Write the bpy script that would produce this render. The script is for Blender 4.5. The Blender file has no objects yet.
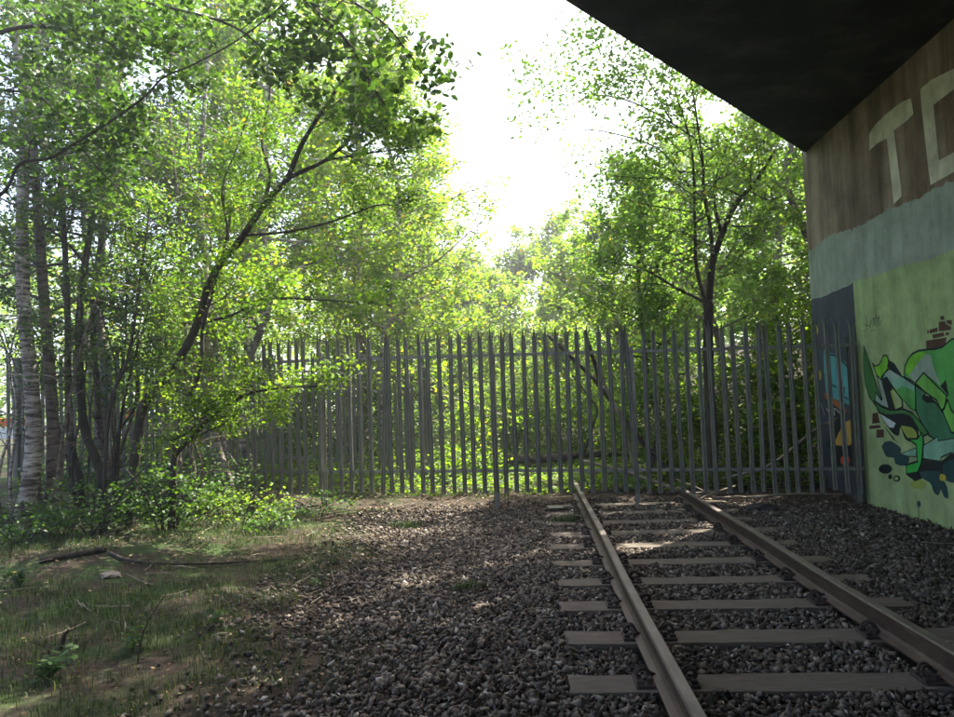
import bpy, bmesh, math, random
import numpy as np
from mathutils import Vector, Matrix
from mathutils.geometry import tessellate_polygon

rng = np.random.default_rng(11)
random.seed(11)
scene = bpy.context.scene
col = scene.collection

# ------------------------------------------------------------------ camera
CAM_Z = 1.63
F_PX, CXP, CYP = 745.0, 477.0, 358.5          # focal length and centre in photo pixels (954 x 717)
PITCH, YAW, ROLL = math.radians(3.233), math.radians(4.055), math.radians(-2.008)
_f = np.array([-math.sin(YAW) * math.cos(PITCH), math.cos(YAW) * math.cos(PITCH), math.sin(PITCH)])
_r0 = np.array([math.cos(YAW), math.sin(YAW), 0.0])
_u0 = np.cross(_r0, _f)
CR = math.cos(ROLL) * _r0 + math.sin(ROLL) * _u0
CU = -math.sin(ROLL) * _r0 + math.cos(ROLL) * _u0
cam_d = bpy.data.cameras.new("camera")
cam_d.sensor_width = 36.0
cam_d.lens = 36.0 * F_PX / 954.0
cam_d.clip_start = 0.05
cam_d.clip_end = 2000.0
cam = bpy.data.objects.new("camera", cam_d)
m = Matrix(((CR[0], CU[0], -_f[0], 0), (CR[1], CU[1], -_f[1], 0), (CR[2], CU[2], -_f[2], CAM_Z), (0, 0, 0, 1)))
cam.matrix_world = m
col.objects.link(cam)
scene.camera = cam

# ------------------------------------------------------------------ sky, sun, exposure
SUN_AZ, SUN_EL = math.radians(37.0), math.radians(56.0)     # azimuth from +Y towards +X
world = bpy.data.worlds.new("World")
scene.world = world
world.use_nodes = True
wn = world.node_tree.nodes
bg = wn["Background"]
sky = wn.new("ShaderNodeTexSky")
sky.sky_type = 'NISHITA'
sky.sun_disc = False
sky.sun_elevation = SUN_EL
sky.sun_rotation = SUN_AZ
sky.air_density = 0.8
sky.dust_density = 4.5
sky.ozone_density = 1.0
world.node_tree.links.new(sky.outputs[0], bg.inputs[0])
bg.inputs[1].default_value = 0.15
sun_d = bpy.data.lights.new("sun", 'SUN')
sun_d.energy = 5.0
sun_d.angle = math.radians(0.5)
sun_d.color = (1.0, 0.94, 0.84)
sun = bpy.data.objects.new("sun", sun_d)
sun.rotation_euler = Vector((math.sin(SUN_AZ) * math.cos(SUN_EL), math.cos(SUN_AZ) * math.cos(SUN_EL), math.sin(SUN_EL))).to_track_quat('Z', 'Y').to_euler()
sun.location = (6, 14, 20)
col.objects.link(sun)
scene.view_settings.view_transform = 'Standard'
scene.view_settings.look = 'None'
scene.view_settings.exposure = 2.25
scene.view_settings.gamma = 1.0
scene.view_settings.use_curve_mapping = False
scene.cycles.max_bounces = 10
scene.cycles.diffuse_bounces = 5
scene.cycles.transmission_bounces = 6
scene.cycles.use_denoising = True


# ------------------------------------------------------------------ helpers
def ray(x, y):
    return _f + CR * (x - CXP) / F_PX - CU * (y - CYP) / F_PX


def at_y(x, y, Y):
    d = ray(x, y)
    p = d * (Y / d[1])
    return np.array([p[0], p[1], p[2] + CAM_Z])


def at_x(x, y, X):
    d = ray(x, y)
    p = d * (X / d[0])
    return np.array([p[0], p[1], p[2] + CAM_Z])


def sstep(a, b, v):
    t = np.clip((np.asarray(v, float) - a) / (b - a), 0, 1)
    return t * t * (3 - 2 * t)


def wob(x, y, s, seed=0.0):
    return (np.sin(x * s * 1.7 + seed + 1.3 * np.sin(y * s * 1.1 + seed * 2)) + np.sin(y * s * 1.9 + seed * 3 + 1.1 * np.sin(x * s * 1.3 + 4))) * 0.5


def ground_z(x, y):
    x = np.asarray(x, float)
    y = np.asarray(y, float)
    z = 0.16 * sstep(-1.6, -4.5, x) * sstep(3.5, 8, y) + 0.12 * sstep(-5, -9, x)
    z = z + 0.5 * sstep(13, 30, y) * sstep(0.2, -6, x)
    z = z + 3.2 * sstep(4.9, 11, x) * sstep(11.8, 16, y) + 0.9 * sstep(2.6, 6, x) * sstep(12.3, 17, y)
    z = z + 0.03 * wob(x, y, 1.3) * sstep(-1.4, -2.6, x) + 0.012 * wob(x, y, 4.0, 2.0)
    z = z + 0.10 * sstep(11.0, 12.6, y) * (1 + 0.6 * wob(x, y, 2.0, 5.0))
    z = z - 0.008 * sstep(3.5, 2.9, np.abs(x - 1.4)) * sstep(11.6, 10.4, y)
    return z


def link(o, parent=None):
    col.objects.link(o)
    if parent is not None:
        o.parent = parent
    return o


def tag(o, label=None, cat=None, group=None, kind=None):
    if label: o["label"] = label
    if cat: o["category"] = cat
    if group: o["group"] = group
    if kind: o["kind"] = kind
    return o


def empty(name, loc, label, cat, group=None, rz=0.0):
    o = bpy.data.objects.new(name, None)
    o.location = loc
    o.rotation_euler = (0, 0, rz)
    o.empty_display_size = 0.2
    col.objects.link(o)
    return tag(o, label, cat, group)


def mesh_np(name, verts, faces, mat, attr=None, smooth=False, mat_idx=None):
    """verts (N,3); faces (M,k) all the same size k; attr: per-vertex float 'rnd'"""
    me = bpy.data.meshes.new(name)
    verts = np.ascontiguousarray(verts, dtype=np.float32)
    faces = np.ascontiguousarray(faces, dtype=np.int32)
    n, (mm, k) = len(verts), faces.shape
    me.vertices.add(n)
    me.vertices.foreach_set("co", verts.ravel())
    me.loops.add(mm * k)
    me.loops.foreach_set("vertex_index", faces.ravel())
    me.polygons.add(mm)
    me.polygons.foreach_set("loop_start", np.arange(0, mm * k, k, dtype=np.int32))
    me.polygons.foreach_set("loop_total", np.full(mm, k, dtype=np.int32))
    if smooth:
        me.polygons.foreach_set("use_smooth", np.ones(mm, dtype=bool))
    if attr is not None:
        a = me.attributes.new("rnd", 'FLOAT', 'POINT')
        a.data.foreach_set("value", np.ascontiguousarray(attr, dtype=np.float32))
    for mt in (mat if isinstance(mat, (list, tuple)) else [mat]):
        me.materials.append(mt)
    if mat_idx is not None:
        me.polygons.foreach_set("material_index", np.ascontiguousarray(mat_idx, dtype=np.int32))
    me.update(calc_edges=True)
    return me


def obj(name, me, parent=None, loc=None):
    o = bpy.data.objects.new(name, me)
    if loc is not None:
        o.location = loc
    return link(o, parent)


class MB:
    def __init__(self):
        self.v = []
        self.f = []
        self.n = 0

    def add(self, v, f):
        self.v.append(np.asarray(v, float))
        self.f += [[i + self.n for i in q] for q in f]
        self.n += len(v)

    def box(self, c, s, rot=None):
        hx, hy, hz = s[0] / 2, s[1] / 2, s[2] / 2
        v = np.array([[x, y, z] for x in (-hx, hx) for y in (-hy, hy) for z in (-hz, hz)])
        if rot is not None:
            v = v @ np.array(rot).T
        self.add(v + np.array(c), [(0, 1, 3, 2), (4, 6, 7, 5), (0, 4, 5, 1), (2, 3, 7, 6), (0, 2, 6, 4), (1, 5, 7, 3)])

    def prism(self, prof, y0, y1, nseg=1):
        """profile in xz (counter-clockwise), extruded along y"""
        k = len(prof)
        v, f = [], []
        for i in range(nseg + 1):
            yy = y0 + (y1 - y0) * i / nseg
            v += [(p[0], yy, p[1]) for p in prof]
        for i in range(nseg):
            for j in range(k):
                a, b = i * k + j, i * k + (j + 1) % k
                f.append((a, b, b + k, a + k))
        f.append(tuple(range(k)))
        f.append(tuple(range(nseg * k + k - 1, nseg * k - 1, -1)))
        self.add(v, f)

    def tube(self, pts, rad, n=8, cap=True):
        pts = np.asarray(pts, float)
        rad = np.asarray(rad, float)
        d = np.gradient(pts, axis=0)
        d /= np.linalg.norm(d, axis=1)[:, None] + 1e-9
        up = np.array([0.31, 0.95, 0.05])
        a = np.cross(d, up)
        a /= np.linalg.norm(a, axis=1)[:, None] + 1e-9
        b = np.cross(d, a)
        th = np.arange(n) * 2 * math.pi / n
        ring = pts[:, None, :] + rad[:, None, None] * (np.cos(th)[None, :, None] * a[:, None, :] + np.sin(th)[None, :, None] * b[:, None, :])
        v = ring.reshape(-1, 3)
        f = []
        for i in range(len(pts) - 1):
            for j in range(n):
                f.append((i * n + j, i * n + (j + 1) % n, (i + 1) * n + (j + 1) % n, (i + 1) * n + j))
        if cap:
            f.append(tuple(range(n - 1, -1, -1)))
            f.append(tuple(range((len(pts) - 1) * n, len(pts) * n)))
        self.add(v, f)

    def mesh(self, name, mat, smooth=False, bevel=0.0):
        me = bpy.data.meshes.new(name)
        me.from_pydata(np.concatenate(self.v).tolist() if self.v else [], [], self.f)
        if bevel:
            bm = bmesh.new()
            bm.from_mesh(me)
            bmesh.ops.bevel(bm, geom=bm.edges[:], offset=bevel, segments=1, affect='EDGES')
            bm.to_mesh(me)
            bm.free()
        for mt in (mat if isinstance(mat, (list, tuple)) else [mat]):
            me.materials.append(mt)
        if smooth:
            me.polygons.foreach_set("use_smooth", np.ones(len(me.polygons), dtype=bool))
        me.update()
        return me

    def build(self, name, mat, parent=None, smooth=False, bevel=0.0):
        return obj(name, self.mesh(name, mat, smooth, bevel), parent)


def spline(P, per=6):
    P = np.asarray(P, float)
    Q = np.vstack([2 * P[0] - P[1], P, 2 * P[-1] - P[-2]])
    out = []
    for i in range(1, len(Q) - 2):
        p0, p1, p2, p3 = Q[i - 1], Q[i], Q[i + 1], Q[i + 2]
        for t in np.arange(per) / per:
            out.append(0.5 * ((2 * p1) + (-p0 + p2) * t + (2 * p0 - 5 * p1 + 4 * p2 - p3) * t * t + (-p0 + 3 * p1 - 3 * p2 + p3) * t ** 3))
    out.append(P[-1])
    return np.array(out)


# ------------------------------------------------------------------ materials
def mat_new(name):
    mt = bpy.data.materials.new(name)
    mt.use_nodes = True
    nt = mt.node_tree
    return mt, nt, nt.nodes, nt.links, nt.nodes["Principled BSDF"]


def n_noise(nt, scale, detail=4, rough=0.6, vec=None):
    n = nt.nodes.new("ShaderNodeTexNoise")
    n.inputs["Scale"].default_value = scale
    n.inputs["Detail"].default_value = detail
    n.inputs["Roughness"].default_value = rough
    if vec is not None:
        nt.links.new(vec, n.inputs["Vector"])
    return n


def n_ramp(nt, fac, stops):
    r = nt.nodes.new("ShaderNodeValToRGB")
    el = r.color_ramp.elements
    while len(el) < len(stops):
        el.new(0.5)
    for e, (p, c) in zip(el, stops):
        e.position = p
        e.color = (c[0], c[1], c[2], 1)
    nt.links.new(fac, r.inputs[0])
    return r


def n_mix(nt, fac, a, b, mode='MIX'):
    mx = nt.nodes.new("ShaderNodeMix")
    mx.data_type = 'RGBA'
    mx.blend_type = mode
    for sock, val in ((mx.inputs[0], fac), (mx.inputs[6], a), (mx.inputs[7], b)):
        if hasattr(val, "is_output"):
            nt.links.new(val, sock)
        elif isinstance(val, (int, float)):
            sock.default_value = val
        else:
            sock.default_value = (*val, 1)
    return mx.outputs[2]


def n_coord(nt, scale=(1, 1, 1), kind="Object"):
    tc = nt.nodes.new("ShaderNodeTexCoord")
    mp = nt.nodes.new("ShaderNodeMapping")
    mp.inputs["Scale"].default_value = scale
    nt.links.new(tc.outputs[kind], mp.inputs["Vector"])
    return mp.outputs[0]


def n_bump(nt, bsdf, height, strength=0.5, dist=0.02):
    b = nt.nodes.new("ShaderNodeBump")
    b.inputs["Strength"].default_value = strength
    b.inputs["Distance"].default_value = dist
    nt.links.new(height, b.inputs["Height"])
    nt.links.new(b.outputs[0], bsdf.inputs["Normal"])


def mat_noise(name, stops, scale=6, rough=0.85, stretch=(1, 1, 1), bump=0.4, bdist=0.01, detail=6, metallic=0.0, spec=0.3):
    mt, nt, N, L, b = mat_new(name)
    v = n_coord(nt, stretch)
    n = n_noise(nt, scale, detail, 0.65, v)
    r = n_ramp(nt, n.outputs[0], stops)
    L.new(r.outputs[0], b.inputs["Base Color"])
    b.inputs["Roughness"].default_value = rough
    b.inputs["Metallic"].default_value = metallic
    b.inputs["Specular IOR Level"].default_value = spec
    if bump:
        n2 = n_noise(nt, scale * 4, 4, 0.7, v)
        n_bump(nt, b, n2.outputs[0], bump, bdist)
    return mt


def mat_leaf(name, stops, trans=0.5, rough=0.55, tint=(1.75, 1.75, 0.55)):
    """thin leaf: diffuse front, translucent back, per-leaf colour from the rnd attribute"""
    mt, nt, N, L, b = mat_new(name)
    at = N.new("ShaderNodeAttribute")
    at.attribute_name = "rnd"
    r = n_ramp(nt, at.outputs["Fac"], stops)
    L.new(r.outputs[0], b.inputs["Base Color"])
    b.inputs["Roughness"].default_value = rough
    b.inputs["Specular IOR Level"].default_value = 0.3
    tr = N.new("ShaderNodeBsdfTranslucent")
    tc = n_mix(nt, 1.0, r.outputs[0], tint, 'MULTIPLY')
    L.new(tc, tr.inputs[0])
    mx = N.new("ShaderNodeMixShader")
    mx.inputs[0].default_value = trans
    L.new(b.outputs[0], mx.inputs[1])
    L.new(tr.outputs[0], mx.inputs[2])
    L.new(mx.outputs[0], N["Material Output"].inputs[0])
    return mt


def mat_rnd(name, stops, rough=0.9, bump_scale=0, spec=0.2):
    mt, nt, N, L, b = mat_new(name)
    at = N.new("ShaderNodeAttribute")
    at.attribute_name = "rnd"
    r = n_ramp(nt, at.outputs["Fac"], stops)
    c = r.outputs[0]
    if bump_scale:
        n = n_noise(nt, bump_scale, 4, 0.7, n_coord(nt))
        g = n_ramp(nt, n.outputs[0], [(0.3, (0.6, 0.6, 0.6)), (0.7, (1.2, 1.2, 1.2))])
        c = n_mix(nt, 1.0, c, g.outputs[0], 'MULTIPLY')
        n_bump(nt, b, n.outputs[0], 0.6, 0.01)
    L.new(c, b.inputs["Base Color"])
    b.inputs["Roughness"].default_value = rough
    b.inputs["Specular IOR Level"].default_value = spec
    return mt


M = {}
G1, G2, G3 = (0.030, 0.075, 0.012), (0.065, 0.145, 0.020), (0.115, 0.20, 0.030)
M["leaf_mid"] = mat_leaf("leaf_mid", [(0, (0.045, 0.10, 0.016)), (0.5, (0.085, 0.17, 0.024)), (0.97, (0.13, 0.21, 0.03)), (1, (0.32, 0.25, 0.03))], 0.55)
M["leaf_bright"] = mat_leaf("leaf_bright", [(0, (0.075, 0.14, 0.018)), (0.5, (0.12, 0.21, 0.024)), (0.95, (0.18, 0.25, 0.03)), (1, (0.42, 0.28, 0.035))], 0.6)
M["leaf_fresh"] = mat_leaf("leaf_fresh", [(0, (0.075, 0.13, 0.03)), (0.5, (0.115, 0.20, 0.04)), (0.97, (0.16, 0.25, 0.055)), (1, (0.35, 0.26, 0.05))], 0.6, tint=(1.6, 1.75, 0.7))
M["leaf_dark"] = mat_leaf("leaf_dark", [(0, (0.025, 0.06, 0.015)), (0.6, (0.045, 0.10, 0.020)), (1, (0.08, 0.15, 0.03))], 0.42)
M["leaf_under"] = mat_leaf("leaf_under", [(0, (0.06, 0.11, 0.016)), (0.6, (0.11, 0.20, 0.022)), (1, (0.18, 0.25, 0.035))], 0.6)
M["grass"] = mat_leaf("grass", [(0, (0.018, 0.04, 0.009)), (0.6, (0.034, 0.072, 0.015)), (0.93, (0.07, 0.11, 0.03)), (1, (0.20, 0.18, 0.08))], 0.3, tint=(1.4, 1.3, 0.5))
M["litter"] = mat_rnd("litter", [(0, (0.04, 0.025, 0.015)), (0.5, (0.11, 0.065, 0.035)), (0.85, (0.20, 0.13, 0.07)), (1, (0.38, 0.30, 0.14))])
M["stone"] = mat_rnd("stone", [(0, (0.040, 0.030, 0.021)), (0.3, (0.09, 0.071, 0.053)), (0.42, (0.115, 0.082, 0.058)), (0.5, (0.12, 0.10, 0.079)), (0.8, (0.17, 0.142, 0.112)), (0.97, (0.25, 0.21, 0.168)), (1, (0.48, 0.44, 0.38))], 0.85, 30)
M["timber"] = mat_noise("sleeper_timber", [(0.28, (0.045, 0.034, 0.025)), (0.40, (0.125, 0.10, 0.076)), (0.6, (0.18, 0.15, 0.118)), (0.75, (0.26, 0.22, 0.18))], 5, 0.9, (0.8, 12, 9), 0.9, 0.015)
M["rail"] = mat_noise("rail_rust", [(0.3, (0.03, 0.019, 0.013)), (0.55, (0.072, 0.046, 0.032)), (0.8, (0.125, 0.085, 0.06))], 9, 0.62, (1, 0.5, 1), 0.25, 0.004, metallic=0.15)
M["rail_head"] = mat_noise("rail_head", [(0.3, (0.07, 0.052, 0.042)), (0.55, (0.13, 0.105, 0.088)), (0.8, (0.21, 0.18, 0.15))], 12, 0.5, (1, 0.3, 1), 0.2, 0.002, metallic=0.3)
M["iron"] = mat_noise("chair_iron", [(0.3, (0.02, 0.016, 0.014)), (0.6, (0.055, 0.038, 0.03)), (0.8, (0.11, 0.07, 0.05))], 20, 0.7, bump=0.3, bdist=0.003, metallic=0.2)
M["galv"] = mat_noise("galvanised_steel", [(0.25, (0.12, 0.12, 0.105)), (0.5, (0.20, 0.20, 0.18)), (0.75, (0.30, 0.30, 0.275))], 7, 0.36, (3, 3, 0.7), 0.15, 0.002, metallic=0.55, spec=0.5)
M["bark_dark"] = mat_noise("bark_dark", [(0.3, (0.018, 0.014, 0.010)), (0.55, (0.06, 0.046, 0.034)), (0.8, (0.13, 0.105, 0.08))], 9, 0.9, (1, 1, 0.35), 0.9, 0.02)
M["bark_pale"] = mat_noise("dead_wood", [(0.3, (0.12, 0.095, 0.07)), (0.6, (0.26, 0.22, 0.17)), (0.8, (0.38, 0.33, 0.26))], 10, 0.9, (1, 1, 0.3), 0.6, 0.01)
M["soil_lump"] = mat_noise("rubble", [(0.3, (0.012, 0.012, 0.012)), (0.7, (0.05, 0.047, 0.044))], 14, 0.8)


def mat_birch():
    mt, nt, N, L, b = mat_new("bark_birch")
    v = n_coord(nt, (1, 1, 1))
    v2 = n_coord(nt, (1.5, 1.5, 11))
    n1 = n_noise(nt, 2.2, 5, 0.7, v2)
    n2 = n_noise(nt, 3.0, 5, 0.7, v)
    base = n_ramp(nt, n2.outputs[0], [(0.3, (0.14, 0.11, 0.09)), (0.5, (0.40, 0.34, 0.29)), (0.72, (0.62, 0.56, 0.50))])
    band = n_ramp(nt, n1.outputs[0], [(0.42, (0.12, 0.09, 0.08)), (0.56, (1, 1, 1))])
    c = n_mix(nt, 1.0, base.outputs[0], band.outputs[0], 'MULTIPLY')
    L.new(c, b.inputs["Base Color"])
    b.inputs["Roughness"].default_value = 0.8
    n_bump(nt, b, n1.outputs[0], 0.4, 0.01)
    return mt


def mat_birch_dim():
    mt, nt, N, L, b = mat_new("bark_birch_brown")
    v2 = n_coord(nt, (2, 2, 8))
    n1 = n_noise(nt, 2.5, 5, 0.7, v2)
    n2 = n_noise(nt, 4.0, 5, 0.7, n_coord(nt))
    base = n_ramp(nt, n2.outputs[0], [(0.3, (0.08, 0.055, 0.045)), (0.6, (0.22, 0.165, 0.135)), (0.8, (0.36, 0.29, 0.25))])
    band = n_ramp(nt, n1.outputs[0], [(0.38, (0.2, 0.17, 0.15)), (0.52, (1, 1, 1))])
    L.new(n_mix(nt, 1.0, base.outputs[0], band.outputs[0], 'MULTIPLY'), b.inputs["Base Color"])
    b.inputs["Roughness"].default_value = 0.85
    n_bump(nt, b, n1.outputs[0], 0.5, 0.01)
    return mt


M["bark_birch"] = mat_birch()
M["bark_brown"] = mat_birch_dim()


def mat_concrete(name, dark, mid, light, streak=0.6):
    mt, nt, N, L, b = mat_new(name)
    v = n_coord(nt)
    vs = n_coord(nt, (1, 2.2, 0.16))
    n1 = n_noise(nt, 1.1, 8, 0.68, v)
    n2 = n_noise(nt, 1.3, 6, 0.7, vs)
    n3 = n_noise(nt, 40, 4, 0.7, v)
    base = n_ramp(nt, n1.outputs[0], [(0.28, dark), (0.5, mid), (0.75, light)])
    st = n_ramp(nt, n2.outputs[0], [(0.36, (1 - streak, 1 - streak * 1.06, 1 - streak * 1.12)), (0.6, (1, 1, 1))])
    c = n_mix(nt, 1.0, base.outputs[0], st.outputs[0], 'MULTIPLY')
    gr = n_ramp(nt, n3.outputs[0], [(0.3, (0.82, 0.82, 0.82)), (0.7, (1.1, 1.1, 1.1))])
    c = n_mix(nt, 1.0, c, gr.outputs[0], 'MULTIPLY')
    L.new(c, b.inputs["Base Color"])
    b.inputs["Roughness"].default_value = 0.92
    n_bump(nt, b, n3.outputs[0], 0.35, 0.006)
    return mt


M["concrete"] = mat_concrete("wall_concrete", (0.16, 0.11, 0.075), (0.34, 0.25, 0.175), (0.52, 0.41, 0.30))
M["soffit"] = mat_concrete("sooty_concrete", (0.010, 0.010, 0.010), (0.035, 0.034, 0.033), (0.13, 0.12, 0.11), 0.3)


def mat_paint(name, c, var=0.30, rough=0.75):
    mt, nt, N, L, b = mat_new(name)
    v = n_coord(nt)
    n1 = n_noise(nt, 2.5, 6, 0.65, v)
    n2 = n_noise(nt, 45, 3, 0.7, v)
    n3 = n_noise(nt, 3.0, 5, 0.7, n_coord(nt, (1, 1.6, 0.2)))
    lo = tuple(x * (1 - var) for x in c)
    hi = tuple(min(1, x * (1 + var)) for x in c)
    r = n_ramp(nt, n1.outputs[0], [(0.3, lo), (0.7, hi)])
    st = n_ramp(nt, n3.outputs[0], [(0.34, (0.72, 0.72, 0.70)), (0.52, (1, 1, 1))])
    L.new(n_mix(nt, 0.8, r.outputs[0], st.outputs[0], 'MULTIPLY'), b.inputs["Base Color"])
    b.inputs["Roughness"].default_value = rough
    n_bump(nt, b, n2.outputs[0], 0.3, 0.004)
    return mt


def mat_ground():
    mt, nt, N, L, b = mat_new("ground_soil")
    v = n_coord(nt)
    n1 = n_noise(nt, 1.6, 8, 0.7, v)
    n2 = n_noise(nt, 14, 6, 0.7, v)
    n3 = n_noise(nt, 0.55, 5, 0.6, v)
    soil = n_ramp(nt, n2.outputs[0], [(0.3, (0.018, 0.013, 0.009)), (0.55, (0.045, 0.033, 0.023)), (0.8, (0.095, 0.07, 0.048))])
    moss = n_ramp(nt, n2.outputs[0], [(0.3, (0.018, 0.032, 0.010)), (0.7, (0.055, 0.085, 0.022))])
    mask = n_ramp(nt, n1.outputs[0], [(0.45, (0, 0, 0)), (0.58, (1, 1, 1))])
    sep = N.new("ShaderNodeSeparateXYZ")
    L.new(v, sep.inputs[0])
    mr = N.new("ShaderNodeMapRange")
    mr.inputs[1].default_value = -1.6
    mr.inputs[2].default_value = -3.2
    L.new(sep.outputs[0], mr.inputs[0])
    mul = N.new("ShaderNodeMath")
    mul.operation = 'MULTIPLY'
    L.new(mask.outputs[0], mul.inputs[0])
    L.new(mr.outputs[0], mul.inputs[1])
    c = n_mix(nt, mul.outputs[0], soil.outputs[0], moss.outputs[0])
    L.new(c, b.inputs["Base Color"])
    b.inputs["Roughness"].default_value = 0.95
    b.inputs["Specular IOR Level"].default_value = 0.15
    n_bump(nt, b, n2.outputs[0], 0.9, 0.03)
    return mt


M["ground"] = mat_ground()

# ------------------------------------------------------------------ ground
gx = np.unique(np.concatenate([np.linspace(-300, -30, 16), np.linspace(-30, -12, 19), np.linspace(-12, 12, 161), np.linspace(12, 30, 19), np.linspace(30, 300, 16)]))
gy = np.unique(np.concatenate([np.linspace(-300, -30, 14), np.linspace(-30, 0, 20), np.linspace(0, 18, 121), np.linspace(18, 60, 40), np.linspace(60, 400, 16)]))
XX, YY = np.meshgrid(gx, gy)
ZZ = ground_z(XX, YY)
nx_, ny_ = len(gx), len(gy)
idx = np.arange(nx_ * ny_).reshape(ny_, nx_)
gf = np.stack([idx[:-1, :-1], idx[:-1, 1:], idx[1:, 1:], idx[1:, :-1]], -1).reshape(-1, 4)
tag(obj("ground", mesh_np("ground", np.stack([XX, YY, ZZ], -1).reshape(-1, 3), gf, M["ground"], smooth=True)), kind="structure")

# ------------------------------------------------------------------ track layout
X_L, GAUGE = 0.678, 1.505
X_R = X_L + GAUGE
X_C = (X_L + X_R) / 2
SLEEPER_Y = [4.25 + 0.762 * (k - 3) for k in range(13)]
SL_W, SL_LEN, SL_TOP = 0.25, 2.56, 0.045

# ------------------------------------------------------------------ abutment wall and bridge
WX = 4.625
W_END = 12.5
SOFF = CAM_Z + 3.869
wall = empty("abutment_wall", (WX, 8, 0), "concrete bridge abutment painted in pale teal, navy and green with graffiti", "wall")


def wl(p):      # world -> wall local
    return np.array([p[0] - WX, p[1] - 8, p[2]])


mb = MB()
ny, nz = 60, 24
ys = np.linspace(-9, W_END, ny)
mb.box((0.45, (W_END - 9) / 2 - 8, (SOFF + 0.6) / 2 - 0.5), (0.9, W_END + 9, SOFF + 0.4 + 0.6))
mb.build("concrete_face", M["concrete"], wall, bevel=0.02)
mb = MB()
mb.box((3.4, W_END - 8 - 0.4, 2.2), (5.0, 0.7, 5.4))
mb.build("wing_wall", M["concrete"], wall, bevel=0.02)

T_A = lambda x, y: (854 + x * 0.10482, 300 + y * 0.10482)
T_B = lambda x, y: (854 + x * 0.10482, 360 + y * 0.10482)
T_C = lambda x, y: (854 + x * 0.14641, 430 + y * 0.14641)
T_D = lambda x, y: (795 + x * 0.16736, 280 + y * 0.16736)
T_E = lambda x, y: (795 + x * 0.16736, 390 + y * 0.16736)
T_F = lambda x, y: (854 + x * 0.22321, 50 + y * 0.22321)
T_0 = lambda x, y: (x, y)


def paint_poly(name, polys, mat, layer, parent=wall, wobble=0.0):
    """flat coats of paint on the wall face; polys: lists of (y,z) in wall plane"""
    bm = bmesh.new()
    for poly in polys:
        vs = [bm.verts.new((-0.0025 - 0.0012 * layer, p[0] - 8, p[1])) for p in poly]
        for tri in tessellate_polygon([[Vector((p[0], p[1], 0)) for p in poly]]):
            bm.faces.new([vs[i] for i in tri])
    bm.normal_update()
    for f in bm.faces:
        if f.normal.x > 0:
            f.normal_flip()
    me = bpy.data.meshes.new(name)
    bm.to_mesh(me)
    bm.free()
    me.materials.append(mat)
    return obj(name, me, parent)


def wp(T, pts, round_=False):
    out = []
    for x, y in pts:
        p = at_x(*T(x, y), WX)
        out.append((p[1], p[2]))
    if round_:
        q = spline(np.array([(a, b, 0) for a, b in out + out[:1]]), 4)[:-1]
        out = [(a, b) for a, b, _ in q]
    return out


def ell(T, cx, cy, rx, ry, n=18):
    return wp(T, [(cx + rx * math.cos(2 * math.pi * i / n), cy + ry * math.sin(2 * math.pi * i / n)) for i in range(n)])


def strokes(T, pts, w, curve=True):
    """a painted line as a strip polygon, w in metres"""
    q = np.array([(a, b, 0) for a, b in wp(T, pts)])
    if curve and len(q) > 2:
        q = spline(q, 4)
    d = np.gradient(q, axis=0)
    d /= np.linalg.norm(d, axis=1)[:, None] + 1e-9
    nrm = np.stack([-d[:, 1], d[:, 0]], -1)
    ww = w * 0.5 * (0.75 + 0.25 * np.sin(np.linspace(0, math.pi, len(q))))[:, None]
    a = q[:, :2] + nrm * ww
    b = q[:, :2] - nrm * ww
    return [[tuple(a[i]), tuple(a[i + 1]), tuple(b[i + 1]), tuple(b[i])] for i in range(len(q) - 1)]


PC = {
    "teal_band": (0.33, 0.38, 0.31), "green_field": (0.36, 0.46, 0.20), "navy": (0.055, 0.062, 0.085), "cream": (0.70, 0.66, 0.50),
    "black": (0.010, 0.014, 0.013), "dkgreen": (0.055, 0.20, 0.045), "lime": (0.20, 0.55, 0.03), "sage": (0.33, 0.42, 0.32), "mid": (0.10, 0.38, 0.08),
    "deep": (0.05, 0.19, 0.085), "grass": (0.16, 0.46, 0.07), "olive": (0.32, 0.38, 0.07), "white": (0.6, 0.65, 0.62), "vivid": (0.04, 0.42, 0.06),
    "mint": (0.22, 0.43, 0.29), "ink": (0.018, 0.06, 0.055), "brick": (0.085, 0.035, 0.025), "teal": (0.10, 0.38, 0.42), "orange": (0.48, 0.13, 0.025),
    "yellow": (0.60, 0.37, 0.08), "red": (0.70, 0.08, 0.03), "ochre": (0.45, 0.36, 0.04), "grey": (0.5, 0.5, 0.5)}
PM = {k: mat_paint("paint_" + k, v) for k, v in PC.items()}

# big coats
def jag(p0, p1, n, amp, seed):
    r = np.random.default_rng(seed)
    t = np.linspace(0, 1, n)
    return [(p0[0] + (p1[0] - p0[0]) * a, p0[1] + (p1[1] - p0[1]) * a + (r.normal() * amp if 0 < i < n - 1 else 0)) for i, a in enumerate(t)]


bt = wp(T_0, [(806, 252), (816, 248), (830, 235), (850, 229), (868, 222), (887, 210), (905, 204), (925, 195), (954, 180)])
bt = [(W_END - 0.02, bt[0][1])] + bt[1:]
bb = wp(T_0, [(808, 300), (822, 297), (850, 285), (856, 281), (880, 274), (905, 265), (930, 259), (954, 250)])
bb = [(W_END - 0.02, bb[0][1])] + bb[1:]
def rough_edge(e, n, amp, seed):
    e = np.array(e)
    t = np.linspace(0, len(e) - 1, n)
    r_ = np.random.default_rng(seed)
    y_ = np.interp(t, np.arange(len(e)), e[:, 0])
    z_ = np.interp(t, np.arange(len(e)), e[:, 1]) + r_.normal(size=n) * amp
    return [(float(a), float(b)) for a, b in zip(y_, z_)]


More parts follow.
